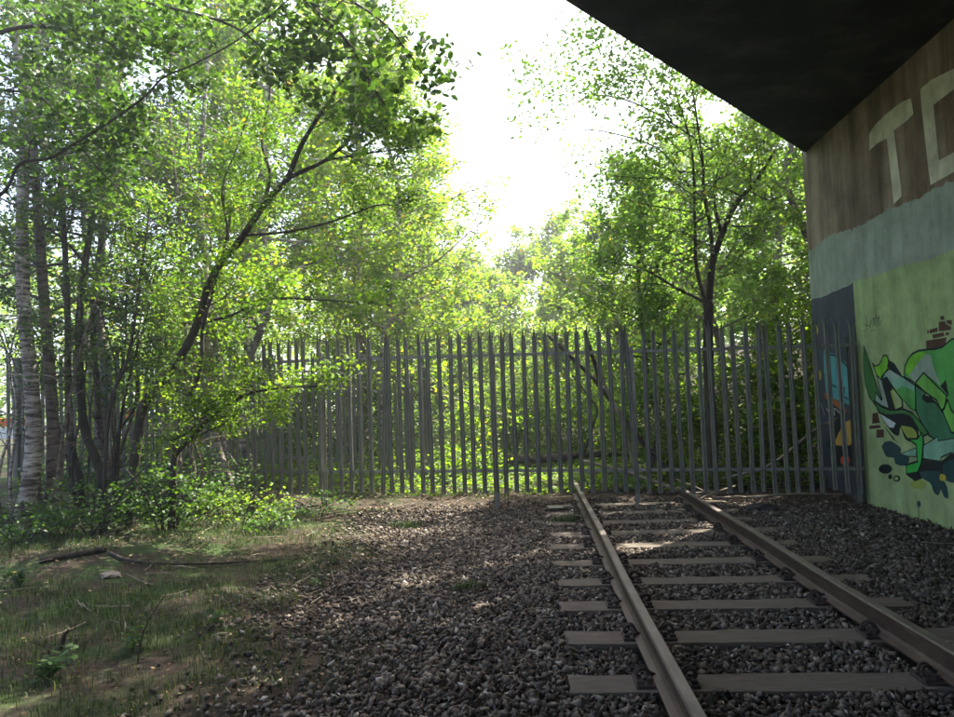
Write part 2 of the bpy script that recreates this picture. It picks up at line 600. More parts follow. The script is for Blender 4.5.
bb3 = bb[3]
bt, bb = rough_edge(bt, 70, 0.014, 61), rough_edge(bb, 60, 0.006, 62)
i3 = min(range(len(bb)), key=lambda i: abs(bb[i][0] - bb3[0]))
zt, zb = bt[-1][1], bb[-1][1]
bt += jag((bt[-1][0] - 0.1, zt), (-8.9, zt), 60, 0.03, 1)
bb_ext = jag((bb[-1][0] - 0.1, zb), (-8.9, zb), 30, 0.008, 2)
paint_poly("pale_teal_band", [bt + (bb + bb_ext)[::-1]], PM["teal_band"], 1)
seam = at_x(856, 330, WX)[1]
paint_poly("navy_field", [[(W_END - 0.02, bb[0][1] + 0.01), (seam, bb3[1] + 0.02), (seam, 0.0 - 0.1), (W_END - 0.02, -0.1)]], PM["navy"], 0)
gr_top = [(a, b + 0.02) for a, b in bb[i3 + 1:] + bb_ext]
paint_poly("green_field", [[(seam - 0.01, bb3[1])] + gr_top + [(-8.9, -0.1), (seam - 0.01, -0.1)]], PM["green_field"], 0)
paint_poly("letter_t", [wp(T_F, [(70, 375), (95, 335), (140, 292), (190, 250), (225, 228), (255, 215), (262, 245), (268, 285), (235, 320), (180, 360), (186, 400), (200, 520), (212, 610), (215, 655), (198, 672), (180, 690), (172, 620), (160, 500), (148, 395), (110, 415), (70, 450)])], PM["cream"], 2)
paint_poly("letter_c", [wp(T_F, [(520, 48), (445, 85), (345, 135), (298, 175), (305, 260), (318, 380), (330, 490), (345, 605), (445, 548), (520, 505), (518, 424), (445, 460), (382, 495), (370, 370), (358, 245), (445, 178), (520, 128)])], PM["cream"], 2)

# the green graffiti piece
pg = []
def PP(col_, layer, T, pts, rnd=False, outline=0.021):
    poly = wp(T, pts, rnd)
    pg.append((col_, layer, [poly]))
    if outline:
        q = poly + poly[:1]
        seg = []
        for (a0, b0), (a1, b1) in zip(q[:-1], q[1:]):
            d = np.array([a1 - a0, b1 - b0])
            l = np.linalg.norm(d)
            if l < 1e-4: continue
            d /= l
            n_ = np.array([-d[1], d[0]]) * outline / 2
            e = d * outline / 2
            p0, p1 = np.array([a0, b0]) - e, np.array([a1, b1]) + e
            seg.append([tuple(p0 + n_), tuple(p1 + n_), tuple(p1 - n_), tuple(p0 - n_)])
        pg.append(("black", layer + 0.4, seg))


PP("deep", 3, T_B, [(590, 240), (690, 310), (660, 370), (700, 400), (780, 400), (840, 480), (935, 660), (1100, 800), (1000, 900), (720, 720), (640, 580), (600, 500)])
PP("mid", 2, T_B, [(480, 160), (488, 60), (520, -10), (560, -60), (620, -90), (690, -98), (780, -105), (850, -125), (900, -170), (940, -200), (1100, -210), (1150, 300), (1000, 560), (850, 480), (890, 340), (670, 260)])
PP("lime", 3, T_B, [(492, 120), (505, 50), (540, -20), (590, -60), (650, -78), (690, -60), (620, 20), (560, 110), (530, 150)], outline=0)
PP("sage", 3, T_B, [(560, 110), (620, 20), (690, -60), (740, -40), (760, 60), (830, 240), (670, 120), (590, 220), (530, 150)], outline=0)
PP("grass", 4, T_B, [(670, 120), (780, 230), (890, 340), (870, 460), (840, 480), (790, 380), (690, 310), (590, 220)])
PP("black", 5, T_B, [(660, 330), (740, 350), (790, 405), (700, 405), (655, 375)], outline=0)
PP("black", 5, T_B, [(880, 190), (912, 345), (830, 250)], outline=0)
PP("grass", 4, T_B, [(900, 380), (935, 480), (1010, 560), (980, 700), (935, 690), (850, 490)])
PP("dkgreen", 3, T_B, [(98, -135), (150, 20), (215, 230), (270, 380), (235, 470), (150, 350), (112, 230), (95, 50)])
PP("lime", 4, T_B, [(180, 30), (205, 58), (245, 45), (268, 5), (285, -45), (318, -42), (335, 0), (325, 90), (300, 120), (270, 160), (262, 205), (225, 150)])
PP("sage", 4.6, T_B, [(222, 145), (268, 190), (300, 300), (340, 465), (270, 440), (205, 390), (215, 310), (268, 385), (276, 370), (240, 230)])
PP("black", 5, T_B, [(275, 190), (320, 165), (370, 250), (350, 300), (380, 400), (395, 480), (340, 470), (300, 300)], outline=0)
PP("black", 4.6, T_B, [(335, 0), (390, 30), (470, 160), (345, 85), (322, 60)], outline=0)
PP("mint", 6, T_B, [(345, 85), (480, 165), (590, 240), (590, 480), (550, 460), (470, 370), (380, 260), (320, 165), (270, 190), (300, 125)])
PP("mid", 6.6, T_B, [(470, 250), (590, 300), (590, 480), (550, 460), (470, 370), (400, 285)], outline=0)
PP("sage", 6.6, T_B, [(345, 92), (440, 150), (400, 200), (330, 160), (300, 150), (305, 128)], outline=0)
PP("olive", 6, T_B, [(350, 300), (378, 262), (465, 375), (470, 450), (400, 478), (375, 390)])
PP("green_field", 6.6, T_B, [(375, 310), (385, 285), (458, 380), (462, 440), (410, 466), (392, 390)], outline=0)
PP("dkgreen", 4.6, T_B, [(200, 395), (270, 445), (345, 480), (480, 470), (560, 500), (640, 590), (720, 700), (660, 730), (610, 640), (540, 540), (440, 520), (320, 525), (240, 500)])
PP("black", 5.5, T_B, [(205, 410), (260, 505), (330, 525), (400, 515), (470, 510), (550, 545), (610, 640), (620, 740), (590, 780), (500, 760), (450, 640), (430, 720), (380, 700), (330, 640), (270, 540)], True, 0)
PP("white", 7, T_B, [(258, 512), (330, 555), (410, 603), (385, 650), (345, 645), (300, 590)], outline=0.006)
PP("olive", 6.4, T_B, [(455, 628), (560, 645), (608, 710), (590, 760), (540, 765), (490, 700)], True, 0)
PP("black", 6, T_C, [(215, -20), (235, 0), (285, 65), (315, 95), (270, 62)], outline=0)
PP("vivid", 7, T_C, [(372, 60), (440, 60), (470, 20), (480, 80), (465, 230), (440, 290), (365, 302), (362, 240), (440, 214), (430, 100)])
PP("mint", 6, T_C, [(320, 165), (435, 120), (430, 182), (370, 178)], outline=0.01)
PP("mint", 6, T_C, [(480, 105), (580, 45), (580, 75), (668, 60), (760, 50), (760, 190), (668, 155), (600, 185), (600, 215), (480, 195)], outline=0.012)
PP("ink", 5, T_C, [(192, 112), (220, 80), (265, 80), (322, 122), (325, 160), (380, 185), (362, 242), (290, 232), (275, 190), (225, 180)], True, 0)
PP("black", 5.4, T_C, [(360, 240), (440, 262), (470, 195), (600, 215), (668, 160), (760, 200), (760, 330), (668, 360), (620, 300), (560, 300), (470, 330), (420, 350), (370, 312)], outline=0)
PP("ink", 6, T_C, [(450, 290), (520, 280), (590, 290), (620, 350), (642, 400), (646, 465), (622, 455), (596, 405), (580, 447), (548, 420), (528, 365), (480, 335)], True, 0)
PP("ink", 6, T_C, [(610, 240), (668, 200), (760, 220), (760, 350), (660, 355), (620, 320)], True, 0)
PP("ochre", 6.6, T_C, [(598, 300), (630, 310), (632, 340), (602, 348), (590, 325)], True, 0)
pg.append(("black", 2, [ell(T_C, 217, 266, 46, 33)]))
pg.append(("black", 2, [ell(T_C, 250, 320, 14, 17)]))
pg.append(("black", 2, [ell(T_C, 295, 332, 24, 22)]))
pg.append(("green_field", 3, [ell(T_C, 293, 332, 13, 12)]))
pg.append(("olive", 1, [ell(T_C, 442, 370, 56, 33)]))
pg.append(("ink", 1.2, [ell(T_C, 445, 505, 13, 22)]))
pg.append(("ink", 1.4, strokes(T_C, [(445, 520), (443, 570), (446, 600)], 0.012)))
for k, (c_, l_, polys) in enumerate(pg):
    paint_poly("graffiti_shape", polys, PM[c_], l_)
bricks = [(T_A, [(825, 155), (862, 152), (866, 188), (830, 192)]), (T_A, [(812, 207), (872, 203), (885, 232), (930, 252), (930, 285), (812, 300)]), (T_A, [(882, 195), (938, 190), (938, 238), (895, 225)]),
          (T_A, [(722, 285), (800, 260), (802, 300), (726, 320)]), (T_A, [(747, 332), (858, 306), (868, 345), (762, 367)]), (T_A, [(875, 312), (910, 306), (912, 334), (880, 340)]),
          (T_A, [(692, 388), (888, 355), (880, 408), (850, 450), (770, 475), (692, 475)]), (T_A, [(700, 290), (715, 286), (716, 318), (703, 320)]),
          (T_B, [(180, 510), (228, 500), (250, 600), (176, 608)]), (T_B, [(150, 627), (250, 620), (260, 648), (150, 660)]), (T_C, [(155, -2), (205, -4), (206, 50), (156, 54)])]
for T, pts in bricks:
    paint_poly("painted_brick", [wp(T, pts)], PM["brick"], 1.5)
tg = []
for pts in [[(85, 295), (110, 290), (125, 215), (115, 170)], [(100, 230), (150, 245), (165, 160)], [(150, 270), (185, 170), (190, 240)], [(190, 250), (215, 120), (205, 230)], [(215, 235), (245, 150), (235, 225), (265, 200)],
            [(160, 300), (205, 285)], [(210, 250), (260, 235)], [(105, 300), (110, 365)], [(180, 180), (250, 165)]]:
    tg += strokes(T_A, pts, 0.009)
paint_poly("scribbled_tag", tg, PM["ink"], 1.5)

# graffiti on the navy field, beyond the fence
nv = [("teal", 1, [wp(T_D, [(172, 420), (250, 445), (300, 490), (340, 555), (362, 620), (366, 717), (372, 765), (250, 715), (190, 690), (176, 560)])]),
      ("orange", 2, [wp(T_E, [(178, 15), (250, 62), (310, 118), (300, 150), (255, 105), (185, 50)])]),
      ("orange", 2, [wp(T_D, [(325, 360), (350, 375), (356, 450), (335, 430)])]),
      ("black", 1.5, [wp(T_E, [(180, 55), (260, 110), (310, 160), (240, 300), (210, 350), (130, 270), (190, 330), (250, 190)])]),
      ("yellow", 2, [wp(T_E, [(230, 330), (290, 200), (378, 152), (378, 240), (330, 332)])]),
      ("black", 1, [wp(T_E, [(210, 345), (390, 320), (390, 450), (250, 455)])]),
      ("red", 3, [ell(T_E, 303, 420, 29, 31)]), ("red", 3, [ell(T_E, 368, 425, 14, 28)]),
      ("ochre", 2, [ell(T_D, 122, 300, 19, 33)]), ("navy", 3, [ell(T_D, 122, 302, 9, 20)]), ("ochre", 2, [ell(T_D, 148, 570, 12, 28)]),
      ("grey", 3, strokes(T_E, [(190, 110), (215, 140), (205, 90), (240, 150), (235, 110), (275, 140)], 0.03)),
      ("black", 3, strokes(T_D, [(180, 440), (260, 460), (330, 540)], 0.03)), ("black", 3, strokes(T_D, [(185, 560), (200, 610), (250, 640)], 0.03)),
      ("black", 3, strokes(T_D, [(270, 650), (300, 645), (290, 690), (330, 717)], 0.025)), ("grey", 3, strokes(T_E, [(140, 20), (160, 90), (180, 150)], 0.012))]
for c_, l_, polys in nv:
    paint_poly("graffiti_shape", polys, PM[c_], l_)

deck = empty("bridge_deck", (0, 0, SOFF), "dark sooty bridge deck crossing overhead at a skew", "bridge")
ed = np.array([0.479 - 4.566, 7.112 - 12.284])
ed /= np.linalg.norm(ed)
nrm = np.array([ed[1], -ed[0]])
if nrm[1] > 0: nrm = -nrm
E0 = np.array([4.566, 12.284]) - ed * 7.0
E1 = np.array([4.566, 12.284]) + ed * 24.0
Wd = 11.5


def slab(name, a, b, w0, w1, z0, z1, mat, parent):
    p = [a + nrm * w0, b + nrm * w0, b + nrm * w1, a + nrm * w1]
    mb = MB()
    v = [(q[0], q[1], z0) for q in p] + [(q[0], q[1], z1) for q in p]
    mb.add(v, [(0, 1, 2, 3), (7, 6, 5, 4), (0, 4, 5, 1), (1, 5, 6, 2), (2, 6, 7, 3), (3, 7, 4, 0)])
    o = mb.build(name, mat, parent)
    bm = bmesh.new(); bm.from_mesh(o.data); bmesh.ops.recalc_face_normals(bm, faces=bm.faces[:]); bm.to_mesh(o.data); bm.free()
    return o


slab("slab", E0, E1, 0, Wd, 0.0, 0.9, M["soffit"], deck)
slab("parapet", E0, E1, 0.02, 0.35, 0.9, 1.9, M["concrete"], deck)
slab("parapet", E0, E1, Wd - 0.35, Wd - 0.02, 0.9, 1.9, M["concrete"], deck)

# ------------------------------------------------------------------ railway track
track = empty("railway_track", (X_C, 0, 0), "single rusty railway track on timber sleepers running up to the fence", "track")


def make_sleeper_mesh(seed):
    r = np.random.default_rng(seed)
    bm = bmesh.new()
    bmesh.ops.create_grid(bm, x_segments=16, y_segments=3, size=0.5)
    top = bm.verts[:]
    for v in top:
        v.co.x *= SL_LEN
        v.co.y *= SL_W
    ext = bmesh.ops.extrude_face_region(bm, geom=bm.faces[:])
    for v in [g for g in ext["geom"] if isinstance(g, bmesh.types.BMVert)]:
        v.co.z -= 0.12
    for v in bm.verts:
        if abs(v.co.x) > SL_LEN / 2 - 0.01:
            v.co.x += r.normal() * 0.012
        v.co.z += r.normal() * 0.0025
        v.co.y += r.normal() * 0.003
    bmesh.ops.recalc_face_normals(bm, faces=bm.faces[:])
    me = bpy.data.meshes.new("sleeper")
    bm.to_mesh(me)
    bm.free()
    me.materials.append(M["timber"])
    return me


sl_meshes = [make_sleeper_mesh(s) for s in range(5)]


def plate_mesh():
    mb = MB()
    mb.box((0, 0, 0.009), (0.34, 0.17, 0.018))
    for s in (-1, 1):
        mb.box((s * 0.095, 0, 0.03), (0.024, 0.13, 0.042))
        mb.box((s * 0.145, 0.05, 0.026), (0.035, 0.035, 0.02))
        mb.box((s * 0.145, -0.05, 0.026), (0.035, 0.035, 0.02))
    return mb.mesh("baseplate", M["iron"], bevel=0.003)


def clip_mesh():
    """coiled spring clip, axis along the rail, with a toe that bears on the rail foot"""
    mb = MB()
    t = np.linspace(-0.3 * math.pi, 2.9 * math.pi, 30)
    pts = np.stack([0.033 * np.cos(t), np.linspace(-0.028, 0.028, 30), 0.033 * np.sin(t) + 0.036], -1)
    pts = np.vstack([pts, [[-0.05, 0.03, 0.028], [-0.075, 0.03, 0.02]]])
    mb.tube(pts, np.full(len(pts), 0.0095), 6)
    return mb.mesh("spring_clip", M["iron"], smooth=True)


pl_me, cl_me = plate_mesh(), clip_mesh()
for k, sy in enumerate(SLEEPER_Y):
    s = obj("sleeper", sl_meshes[k % 5], track, (random.uniform(-0.025, 0.025) , sy, SL_TOP + random.uniform(-0.006, 0.006)))
    s.rotation_euler = (random.uniform(-0.015, 0.015), random.uniform(-0.004, 0.004), random.uniform(-0.012, 0.012))
    if k % 2: s.scale = (-1, 1, 1)
    fx = s.scale[0]
    for rx in (X_L - X_C, X_R - X_C):
        obj("baseplate", pl_me, s, (fx * rx, 0, 0.0))
        for sd in (-1, 1):
            c = obj("spring_clip", cl_me, s, (fx * rx + sd * 0.128 * fx, 0.0, 0.016))
            c.rotation_euler = (0, random.uniform(-0.25, 0.25), 0 if sd * fx > 0 else math.pi)

RZ = SL_TOP + 0.018
prof = [(-0.07, 0), (0.07, 0), (0.07, 0.011), (0.03, 0.022), (0.009, 0.036), (0.0085, 0.108), (0.034, 0.124), (0.035, 0.148), (0.027, 0.1575), (-0.027, 0.1575), (-0.035, 0.148), (-0.034, 0.124), (-0.0085, 0.108), (-0.009, 0.036), (-0.03, 0.022), (-0.07, 0.011)]
for rx, y1 in ((X_L - X_C, 13.2), (X_R - X_C, 11.55)):
    mb = MB()
    mb.prism([(p[0], p[1] + RZ) for p in prof], -6.0, y1, 60)
    o = mb.build("rail", [M["rail"], M["rail_head"]], track)
    for f_ in o.data.polygons:
        if f_.center.z > RZ + 0.15: f_.material_index = 1
    n_ = len(prof)
    for v in o.data.vertices:     # slightly worn line
        v.co.x += 0.006 * math.sin(v.co.y * 0.9) + rx
        v.co.z += 0.004 * math.sin(v.co.y * 1.7 + 1)

# ------------------------------------------------------------------ palisade fence
PH = 2.46


def pale_mesh():
    xs = np.array([-0.034, -0.019, -0.006, 0.006, 0.019, 0.034])
    ys = np.array([0.0, -0.024, -0.008, -0.008, -0.024, 0.0])
    th = 0.004
    body = PH - 0.16
    mb = MB()
    v, f = [], []
    k = len(xs)
    for z in (0, body):
        v += [(x, y, z) for x, y in zip(xs, ys)]
        v += [(x, y + th, z) for x, y in zip(xs, ys)]
    for j in range(k - 1):
        f.append((j, j + 1, j + 1 + 2 * k, j + 2 * k))
        f.append((j + k + 1, j + k, j + 3 * k, j + 1 + 3 * k))
    f.append((k, 0, 2 * k, 3 * k))
    f.append((k - 1, 2 * k - 1, 4 * k - 1, 3 * k - 1))
    for (a, b, dx, dy, h) in ((0, 1, -0.034, 0.012, 0.13), (1, 4, 0.0, -0.03, 0.16), (4, 5, 0.034, 0.012, 0.13)):
        i0 = len(v)
        xm, ym = (xs[a] + xs[b]) / 2, (ys[a] + ys[b]) / 2
        v.append((xm + dx, ym + dy, body + h))
        for q in range(a, b):
            f.append((2 * k + q, 2 * k + q + 1, i0))
            f.append((3 * k + q + 1, 3 * k + q, i0))
        f.append((3 * k + a, 2 * k + a, i0))
        f.append((2 * k + b, 3 * k + b, i0))
    mb.add(v, f)
    return mb.mesh("pale", M["galv"])


def rail_bar_mesh(L):
    mb = MB()
    mb.prism([(0, 0), (0.045, 0), (0.045, 0.006), (0.006, 0.006), (0.006, 0.045), (0, 0.045)], 0, 1, 1)
    me = mb.mesh("rail", M["galv"])
    for v in me.vertices:      # profile x -> depth, y -> length
        x, y, z = v.co
        v.co = (y * L, x, z)
    me.flip_normals()
    return me


def post_mesh(h=2.62):
    mb = MB()
    mb.box((0, 0.0, h / 2 - 0.25), (0.062, 0.008, h))
    mb.box((0, 0.055, h / 2 - 0.25), (0.008, 0.10, h - 0.002))
    mb.box((0, 0.11, h / 2 - 0.25), (0.062, 0.008, h))
    return mb.mesh("post", M["galv"])


pale_me, post_me = pale_mesh(), post_mesh()


def fence(label, p0, p1, n, posts, z0f, bends=None, skip=(), group=None, mess=0.008, rails=(0.30, 2.02)):
    """palisade from p0 to p1 (plan), n pales; z0f(t): height of the pale feet"""
    p0, p1 = np.array(p0, float), np.array(p1, float)
    L = np.linalg.norm(p1 - p0)
    ang = math.atan2(p1[1] - p0[1], p1[0] - p0[0])
    root = empty("palisade_fence", (p0[0], p0[1], 0), label, "fence", group, ang)
    for i in range(n):
        if i in skip: continue
        t = (i + 0.5) / n
        o = obj("pale", pale_me, root, (t * L + random.gauss(0, mess), -0.052, z0f(t) + random.gauss(0, 0.012)))
        tilt = random.gauss(0, 0.006)
        if bends and i in bends: tilt = bends[i]
        o.rotation_euler = (random.gauss(0, 0.006), tilt, random.gauss(0, 0.10))
    ts = sorted(set([0.0] + list(posts) + [1.0]))
    for a, b in zip(ts[:-1], ts[1:]):
        seg = (b - a) * L - 0.012
        for rz in rails:
            za, zb_ = z0f(a) + rz, z0f(b) + rz
            o = obj("rail", rail_bar_mesh(seg), root, (a * L + 0.006, -0.049, za))
            o.rotation_euler = (0, -math.atan2(zb_ - za, seg), 0)
    for t in posts:
        w = p0 + (p1 - p0) * t
        o = obj("post", post_me, root, (t * L, 0.004, float(ground_z(w[0], w[1])) - 0.05 + 0.02))
    return root


FR, FL = np.array([4.56, 10.78]), np.array([-3.33, 11.36])
pz = lambda a, b: (lambda t: a + (b - a) * t)
bA = {17: -0.05, 24: 0.0, 9: 0.03, 28: 0.05}
fence("grey steel palisade fence crossing the end of the railway track up to the wall", FL, FR, 50, (0.5 / 50, 17.5 / 50, 30.5 / 50, 49.6 / 50), pz(0.30, 0.18), {6: 0.045, 30: -0.035, 29: 0.015, 9: -0.02, 41: 0.018})
LFe = np.array([-9.6, 13.1])
fence("palisade fence behind the birch trunks on the left", LFe, FL - np.array([0.06, -0.01]), 41, (0.02, 0.34, 0.67), pz(0.36, 0.30), mess=0.012)
fence("second palisade fence further back, half hidden behind the leafy low branch", (-8.2, 15.6), (-1.95, 13.9), 36, (0.02, 0.46, 0.99), pz(0.42, 0.2), mess=0.012)

# ------------------------------------------------------------------ foliage machinery
def leaves_mesh(name, C, size, mat, up=0.5, seed=0, shape=1, rnd=None):
    """C (N,3) leaf centres, size (N,) -> folded leaf blades of two or four triangles"""
    r = np.random.default_rng(seed)
    n = len(C)
    N_ = r.normal(size=(n, 3))
    N_ /= np.linalg.norm(N_, axis=1)[:, None]
    N_[:, 2] = N_[:, 2] + up * np.sign(N_[:, 2] + 1e-6)
    N_ /= np.linalg.norm(N_, axis=1)[:, None]
    D = np.cross(N_, r.normal(size=(n, 3)))
    D /= np.linalg.norm(D, axis=1)[:, None] + 1e-9
    S = np.cross(N_, D)
    s = size[:, None]
    wd = (0.30 + 0.08 * r.random((n, 1)))
    b = C - D * s * 0.5
    t = C + D * s * 0.5
    drop = N_ * s * 0.07
    if shape == 1:
        l = C + S * s * wd - drop - D * s * 0.06
        q = C - S * s * wd - drop - D * s * 0.06
        V = np.stack([b, q, t, l], 1).reshape(-1, 3)
        i0 = np.arange(n)[:, None] * 4
        Fc = np.concatenate([i0 + np.array([[0, 1, 2]]), i0 + np.array([[0, 2, 3]])], 0)
        k = 4
    else:
        l1 = C + S * s * wd * 0.9 - drop - D * s * 0.22
        l2 = C + S * s * wd * 0.8 - drop + D * s * 0.2
        q1 = C - S * s * wd * 0.9 - drop - D * s * 0.22
        q2 = C - S * s * wd * 0.8 - drop + D * s * 0.2
        t2 = t - N_ * s * 0.12
        V = np.stack([b, q1, q2, t2, l2, l1], 1).reshape(-1, 3)
        i0 = np.arange(n)[:, None] * 6
        Fc = np.concatenate([i0 + np.array([[0, 1, 2]]), i0 + np.array([[0, 2, 3]]), i0 + np.array([[0, 3, 4]]), i0 + np.array([[0, 4, 5]])], 0)
        k = 6
    rv = r.random(n) if rnd is None else rnd
    return mesh_np(name, V, Fc, mat, np.repeat(rv, k))


def unit(v):
    return v / (np.linalg.norm(v) + 1e-9)


class Tree:
    def __init__(self, name, label, bark, leaf, group=None, seed=0, cat="tree"):
        self.r = np.random.default_rng(seed)
        self.name, self.label, self.bark, self.leaf, self.group, self.seed, self.cat = name, label, bark, leaf, group, seed, cat
        self.wood = MB()
        self.lines = []
        self.C, self.S = [], []
        self.base = None

    def stem(self, pts, r0, r1, n=9, per=6, rough=0.03, pw=1.0, snap=False):
        pts = [np.array(q, float) for q in pts]
        if snap and self.lines:
            allp = np.concatenate(self.lines)
            pts[0] = allp[np.argmin(np.linalg.norm(allp - pts[0], axis=1))].copy()
        p = spline(pts, per)
        self.lines.append(p)
        t = np.linspace(0, 1, len(p))
        rad = r0 + (r1 - r0) * t ** pw
        rad = rad * (1 + self.r.normal(size=len(p)) * rough)
        if self.base is None:
            self.base = np.array(p[0])
            rad[0] *= 1.25
            if len(rad) > 2: rad[1] *= 1.1
        self.wood.tube(p, rad, n)
        return p, rad

    def twig(self, p, d, L, rad, nleaf, size, spread):
        d2 = unit(d + self.r.normal(size=3) * 0.25 + np.array([0, 0, -0.12]))
        m_ = p + d * L * 0.5
        e = m_ + d2 * L * 0.5
        self.wood.tube(np.array([p, m_, e]), np.array([rad, rad * 0.7, rad * 0.3]), 4, cap=False)
        t = self.r.random(nleaf) ** 0.7
        c = np.where(t[:, None] < 0.5, p + (m_ - p) * (t[:, None] * 2), m_ + (e - m_) * (t[:, None] * 2 - 1))
        self.C.append(c + self.r.normal(size=(nleaf, 3)) * spread)
        self.S.append(size * (0.65 + 0.6 * self.r.random(nleaf)))

    def branch(self, p, d, L, rad, ntw=7, nleaf=30, size=0.05, spread=0.07, twl=0.45, sag=0.1, first=0.25):
        pts = [p]
        dd = d
        for k in range(4):
            dd = unit(dd + self.r.normal(size=3) * 0.22 + np.array([0, 0, 0.10 - sag]))
            pts.append(pts[-1] + dd * L / 4)
        q = spline(pts, 3)
        self.wood.tube(q, np.linspace(rad, rad * 0.25, len(q)), 5, cap=False)
        for k in range(ntw):
            t = first + (1 - first) * (k + self.r.random()) / ntw
            i = min(int(t * (len(q) - 1)), len(q) - 2)
            tang = unit(q[i + 1] - q[i])
            side = unit(np.cross(tang, self.r.normal(size=3)))
            self.twig(q[i], unit(tang * 0.6 + side), twl * L * (0.6 + 0.6 * self.r.random()) * (1.15 - 0.6 * t), rad * 0.35, nleaf, size, spread)
        self.twig(q[-1], dd, twl * L * 0.5, rad * 0.3, nleaf, size, spread)

    def crown(self, p, rad, n, t0, L, t1=1.0, size=0.05, nleaf=30, ntw=7, spread=0.08, up=0.25, az=None, azs=2.0, sag=0.1, taper=0.5):
        """n branches along the stem p"""
        for k in range(n):
            t = t0 + (t1 - t0) * (k + self.r.random()) / n
            i = min(int(t * (len(p) - 1)), len(p) - 1)
            a = self.r.random() * 2 * math.pi if az is None else az + self.r.normal() * azs
            d = unit(np.array([math.cos(a), math.sin(a), up + 0.3 * self.r.normal()]))
            f = (t - t0) / max(t1 - t0, 1e-6)
            Lk = L * (0.7 + 0.6 * self.r.random()) * (1 - taper * f)
            self.branch(p[i], d, Lk, min(rad[i] * 0.5, 0.012 * Lk + 0.006), ntw, nleaf, size, spread, sag=sag)

    def blob(self, c, rad3, n, size, clump=0.16):
        """clumped leaves filling an ellipsoid shell, for shrubs and far crowns"""
        nc = max(4, n // 26)
        u = self.r.normal(size=(nc, 3))
        u /= np.linalg.norm(u, axis=1)[:, None]
        rr = (0.35 + 0.65 * self.r.random(nc) ** 0.5)[:, None]
        cc = np.array(c) + u * rr * np.array(rad3)
        k = self.r.integers(0, nc, n)
        self.C.append(cc[k] + self.r.normal(size=(n, 3)) * clump * np.array([1, 1, 0.7]))
        self.S.append(size * (0.65 + 0.6 * self.r.random(n)))

    def build(self, crown_name="crown", trunk_name="trunk", up=0.5, shape=1, keep=None):
        b = self.base
        gz = float(ground_z(b[0], b[1]))
        root = empty(self.name, (b[0], b[1], gz), self.label, self.cat, self.group)
        off = np.array([b[0], b[1], gz])
        self.wood.v = [v - off for v in self.wood.v]
        self.wood.build(trunk_name, self.bark, root, smooth=True)
        if self.C:
            C = np.concatenate(self.C)
            S = np.concatenate(self.S)
            ok = C[:, 2] > ground_z(C[:, 0], C[:, 1]) + 0.03
            # keep leaves out of the bridge and the wall
            e = (C[:, 0] - 4.566) * nrm[0] + (C[:, 1] - 12.284) * nrm[1]
            ok &= ~((e > -0.12) & (C[:, 2] > SOFF - 0.3))
            ok &= ~((C[:, 0] > WX - 0.06) & (C[:, 1] < W_END + 0.06))
            if keep is not None: ok &= keep(C)
            C, S = C[ok], S[ok]
            high = C[:, 2] > CAM_Z + 0.60 * C[:, 1] + 0.5      # far above the view: fewer, larger leaves
            ok = ~high | (self.r.random(len(C)) < 0.35)
            S = np.where(high, S * 1.6, S)
            C, S = C[ok], S[ok]
            obj(crown_name, leaves_mesh(crown_name, C - off, S, self.leaf, up, self.seed + 5, shape), root)
        return root


def down(pts):
    """extend a pixel-traced stem to the ground"""
    p = [np.array(q, float) for q in pts]
    g = float(ground_z(p[0][0], p[0][1])) - 0.06
    if p[0][2] > g + 0.02:
        p = [np.array([p[0][0] - (p[1][0] - p[0][0]) * 0.15, p[0][1], g])] + p
    else:
        p[0][2] = g
    return p


def trace(pts, Y, dY=0.0):
    """pixels of a stem -> points at the stem's distance Y (dY: lean away over its length)"""
    n = len(pts)
    return [at_y(x, y, Y + dY * i / max(n - 1, 1)) for i, (x, y) in enumerate(pts)]


